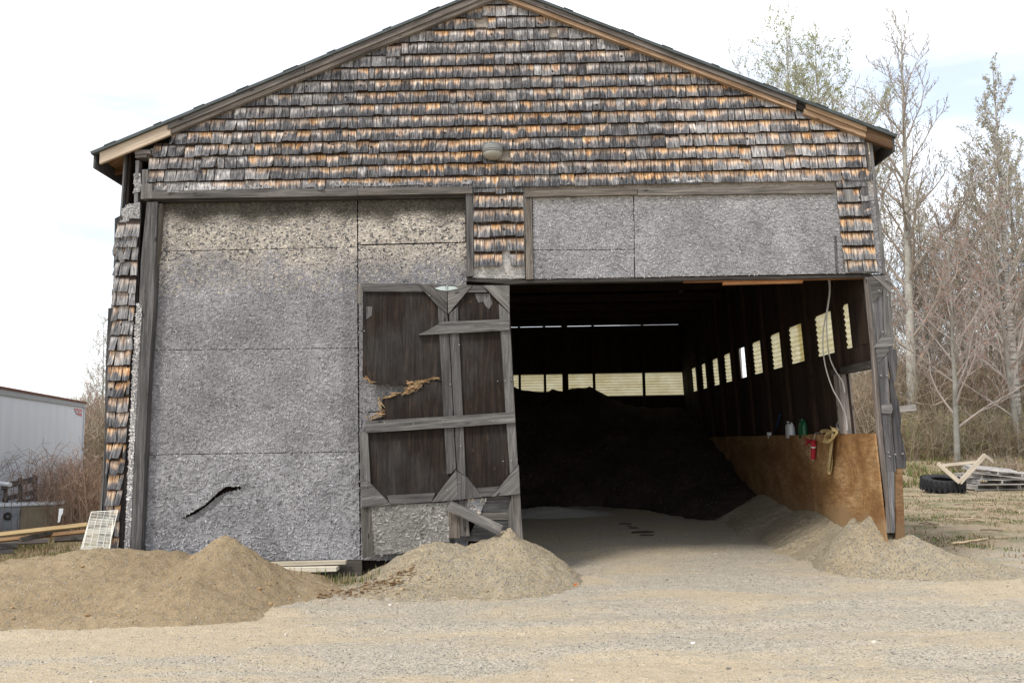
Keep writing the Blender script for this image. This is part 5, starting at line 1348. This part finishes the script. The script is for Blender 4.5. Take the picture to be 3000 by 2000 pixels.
# wooden pallets leaning on the trailer
def pallet(name, W_, D_, n_top, mats, tone=1.0, seed=0, rough=1):
    rn = random.Random(seed); o = empty(name)
    for i in range(n_top):
        y = (i + .5) / n_top * D_; g = tone * rn.uniform(.75, 1.2); m = MB(); m.board((0, y, .125), (W_, y + rn.gauss(0, .008), .125 + rn.gauss(0, .003)), .09, .018, (0, 1, 0), (g, g * .97, g * .94)); m.build('deck_board', mats, o)
    for i in range(3):
        x = .03 + i * (W_ - .06) / 2; g = tone * rn.uniform(.7, 1.1); m = MB(); m.board((x, 0, .066), (x, D_, .066), .038, .095, (1, 0, 0), (g, g * .97, g * .94)); m.build('stringer', mats, o)
    for i in range(3):
        y = .05 + i * (D_ - .1) / 2; g = tone * rn.uniform(.7, 1.1); m = MB(); m.board((0, y, .009), (W_, y, .009), .09, .018, (0, 1, 0), (g, g * .97, g * .94)); m.build('bottom_board', mats, o)
    return o
p = P(95, 1470, 16.2)
lp_ = pallet('pallet', .62, .95, 4, WOOD, .8, 3); lp_.location = (p.x - .35, 16.0, gh(p.x, 16) - .02); lp_.rotation_euler = (R(76), 0, R(4)); lp_.rotation_euler.y = R(-12)
tag(lp_, 'grey wooden pallet leaning upright behind the freezer', 'pallet')
p = P(232, 1440, 17.5); l2 = pallet('pallet', .5, .75, 4, WOOD, .7, 4); l2.location = (p.x - .25, 17.5, gh(p.x, 17.5)); l2.rotation_euler = (R(86), 0, R(-3)); tag(l2, 'broken grey pallet standing in the brush near the barn wall', 'pallet')
# lumber pile
def lumber(px0, py0, px1, py1, Y0, Y1, w, t, mat, c, label):
    a, b = P(px0, py0, Y0), P(px1, py1, Y1); m = MB(); m.board(a, b, w, t, (0, .6, 1), c); tag(m.build('lumber', mat), label, 'board', 'boards dumped by the freezer')
lumber(-80, 1574, 256, 1536, 11.9, 12.3, .06, .04, WOODN, (.85, .72, .48), 'yellow fresh board on top of the lumber pile')
lumber(-80, 1590, 252, 1556, 12.1, 12.5, .055, .04, WOODB, (.9, .85, .75), 'tan board lying just under the yellow one')
lumber(60, 1580, 200, 1549, 12.0, 12.6, .06, .05, WOOD, (.6, .55, .5), 'short split grey board under the tan board')
lumber(160, 1571, 250, 1568, 12.6, 12.8, .16, .06, WOOD, (.75, .68, .62), 'dark grey plank end behind the wire racks')
lumber(-80, 1590, 140, 1578, 12.2, 12.8, .12, .04, WOOD, (1.0, .9, .85), 'wide weathered plank low in the pile')
lumber(-80, 1603, 50, 1598, 11.8, 12.2, .08, .04, WOOD, (.8, .75, .72), 'grey plank below the wide weathered one')
lumber(-80, 1620, 40, 1614, 11.5, 11.8, .06, .03, WOOD, (.6, .58, .56), 'dark plank end low at the left edge')
lumber(-60, 1662, 100, 1652, 10.6, 10.7, .06, .03, WOOD, (1.2, 1.15, 1.1), 'pale plank lying in the grass nearest the sand pile')
# wire racks leaning on the corner
WIRE = simple('white_coated_wire', (.72, .70, .62), .5, .4, 0, .08)
def rack(px, label, dY=0):
    a, b, c_, d_ = [P(x, y, Y) for (x, y), Y in zip(px, (9.5 - dY, 9.5 - dY, 9.74 - dY, 9.74 - dY))]     # bl, br, tr, tl
    o = empty('wire_rack', a); m = MB(); O = a
    for p, q in ((a, b), (b, c_), (c_, d_), (d_, a)): m.tube([p - O, q - O], .0055, 6)
    m.build('frame', WIRE, o)
    m = MB(); n = 30
    for i in range(1, n):
        t = i / n; m.tube([a.lerp(d_, t) - O, b.lerp(c_, t) - O], .0026, 4)
    for t in (.28, .52, .76):
        off = Vector((0, -.005, 0)); m.tube([a.lerp(b, t) - O + off, d_.lerp(c_, t) - O + off], .0028, 4)
    m.build('wires', WIRE, o); tag(o, label, 'wire rack', 'wire racks'); return o
rack([(228, 1640), (312, 1636), (345, 1495), (268, 1499)], 'taller white wire rack leaning on the barn corner, rear one', 0)
rack([(234, 1640), (318, 1636), (332, 1518), (262, 1522)], 'shorter white wire rack leaning in front of the taller one', .03)

# ------------------------------------------------------------------ right side: tyre, pallets, frame
RUB = simple('tyre_rubber', (.022, .022, .024), .8, .3, 0, .25, 12)
tp = P(2760, 1412, 22.4); to = empty('tyre', (tp.x, 22.4, gh(tp.x, 22.4) + .05), 0); to.rotation_euler.x = R(9); tag(to, 'big black lugged tyre lying flat in the dirt', 'tyre')
m = MB(); Ro, Ri, h = .53, .27, .34
m.ring([(Ri, .05), (Ri + .03, .02), (Ro - .08, 0), (Ro - .02, .05), (Ro, .12), (Ro, h - .12), (Ro - .02, h - .05), (Ro - .08, h), (Ri + .03, h - .02), (Ri, h - .05), (Ri + .05, h - .08), (Ri + .05, .08)], 40); m.build('carcass', RUB, to, smooth=True)
m = MB()
for k in range(26):
    a = 2 * math.pi * k / 26
    for s_, zz_ in ((0, .09), (.5, h - .09)):
        aa = a + s_ * 2 * math.pi / 26; c_ = Vector((math.cos(aa), math.sin(aa), 0)); tn = Vector((-c_.y, c_.x, 0)); m.board(c_ * (Ro + .008) + Vector((0, 0, zz_ - .08)) + tn * .02, c_ * (Ro + .008) + Vector((0, 0, zz_ + .08)) - tn * .02, .055, .022, tn)
m.build('tread_lugs', RUB, to)
p0 = pallet('pallet', 1.2, 1.0, 8, WOOD, 3.3, 11); pp = P(2865, 1420, 22.5)
stack = [(p0, 0, .02, 4), (None, .06, .165, -9), (None, .16, .31, 14), (None, -.05, .47, -12)]
labs = ['bottom pallet of the stack beside the tyre', 'second pallet up in the stack beside the tyre', 'third pallet up in the stack beside the tyre', 'topmost pallet of the stack beside the tyre, boards sagging left']
for i, (o, dx, dz, r_) in enumerate(stack):
    o = o or copy_tree(p0); o.location = (pp.x + dx, 22.6, gh(pp.x, 22.5) + dz); o.rotation_euler = (0, 0, R(r_)); tag(o, labs[i], 'pallet', 'pallets stacked beside the tyre')
    if i == 3: o.rotation_euler.y = R(7); o.rotation_euler.x = R(5)
pp2 = P(2975, 1420, 22.8)
for i, dz in enumerate((.02, .16, .3)):
    o = copy_tree(p0); o.location = (pp2.x + .1 + .05 * i, 22.8, gh(pp2.x, 22.8) + dz); o.rotation_euler = (0, 0, R((8, -4, 10)[i])); tag(o, ('bottom', 'middle', 'top')[i] + ' pallet of the second stack at the right edge', 'pallet', 'pallets at the right edge')
fo = empty('timber_frame', P(2810, 1415, 22.0)); f0 = Vector(fo.location); tag(fo, 'skewed pale timber frame propped on the tyre and pallets', 'frame')
for (a, b, ya, yb, w) in (((2746, 1357), (2812, 1413), 21.9, 21.7, .11), ((2812, 1413), (2884, 1334), 21.7, 22.3, .11), ((2760, 1363), (2866, 1352), 22.0, 22.2, .08), ((2884, 1334), (2908, 1352), 22.3, 22.9, .12)):
    m = MB(); m.board(P(*a, ya) - f0, P(*b, yb) - f0, w, .035, (0, .3, 1), (1.0, 1.0, .98)); m.build('timber', WOODN, fo)
# brush pile behind the pallets
thicket('brush_pile', 'heap of dry brown branches behind the pallets', (lambda rn: (P(rn.uniform(2870, 3050), 1350, 26).x, rn.uniform(25, 28))), 500, .2, .8, browns, 31, .012, 5)
# the leaf of real air: nothing to add, the day is clear
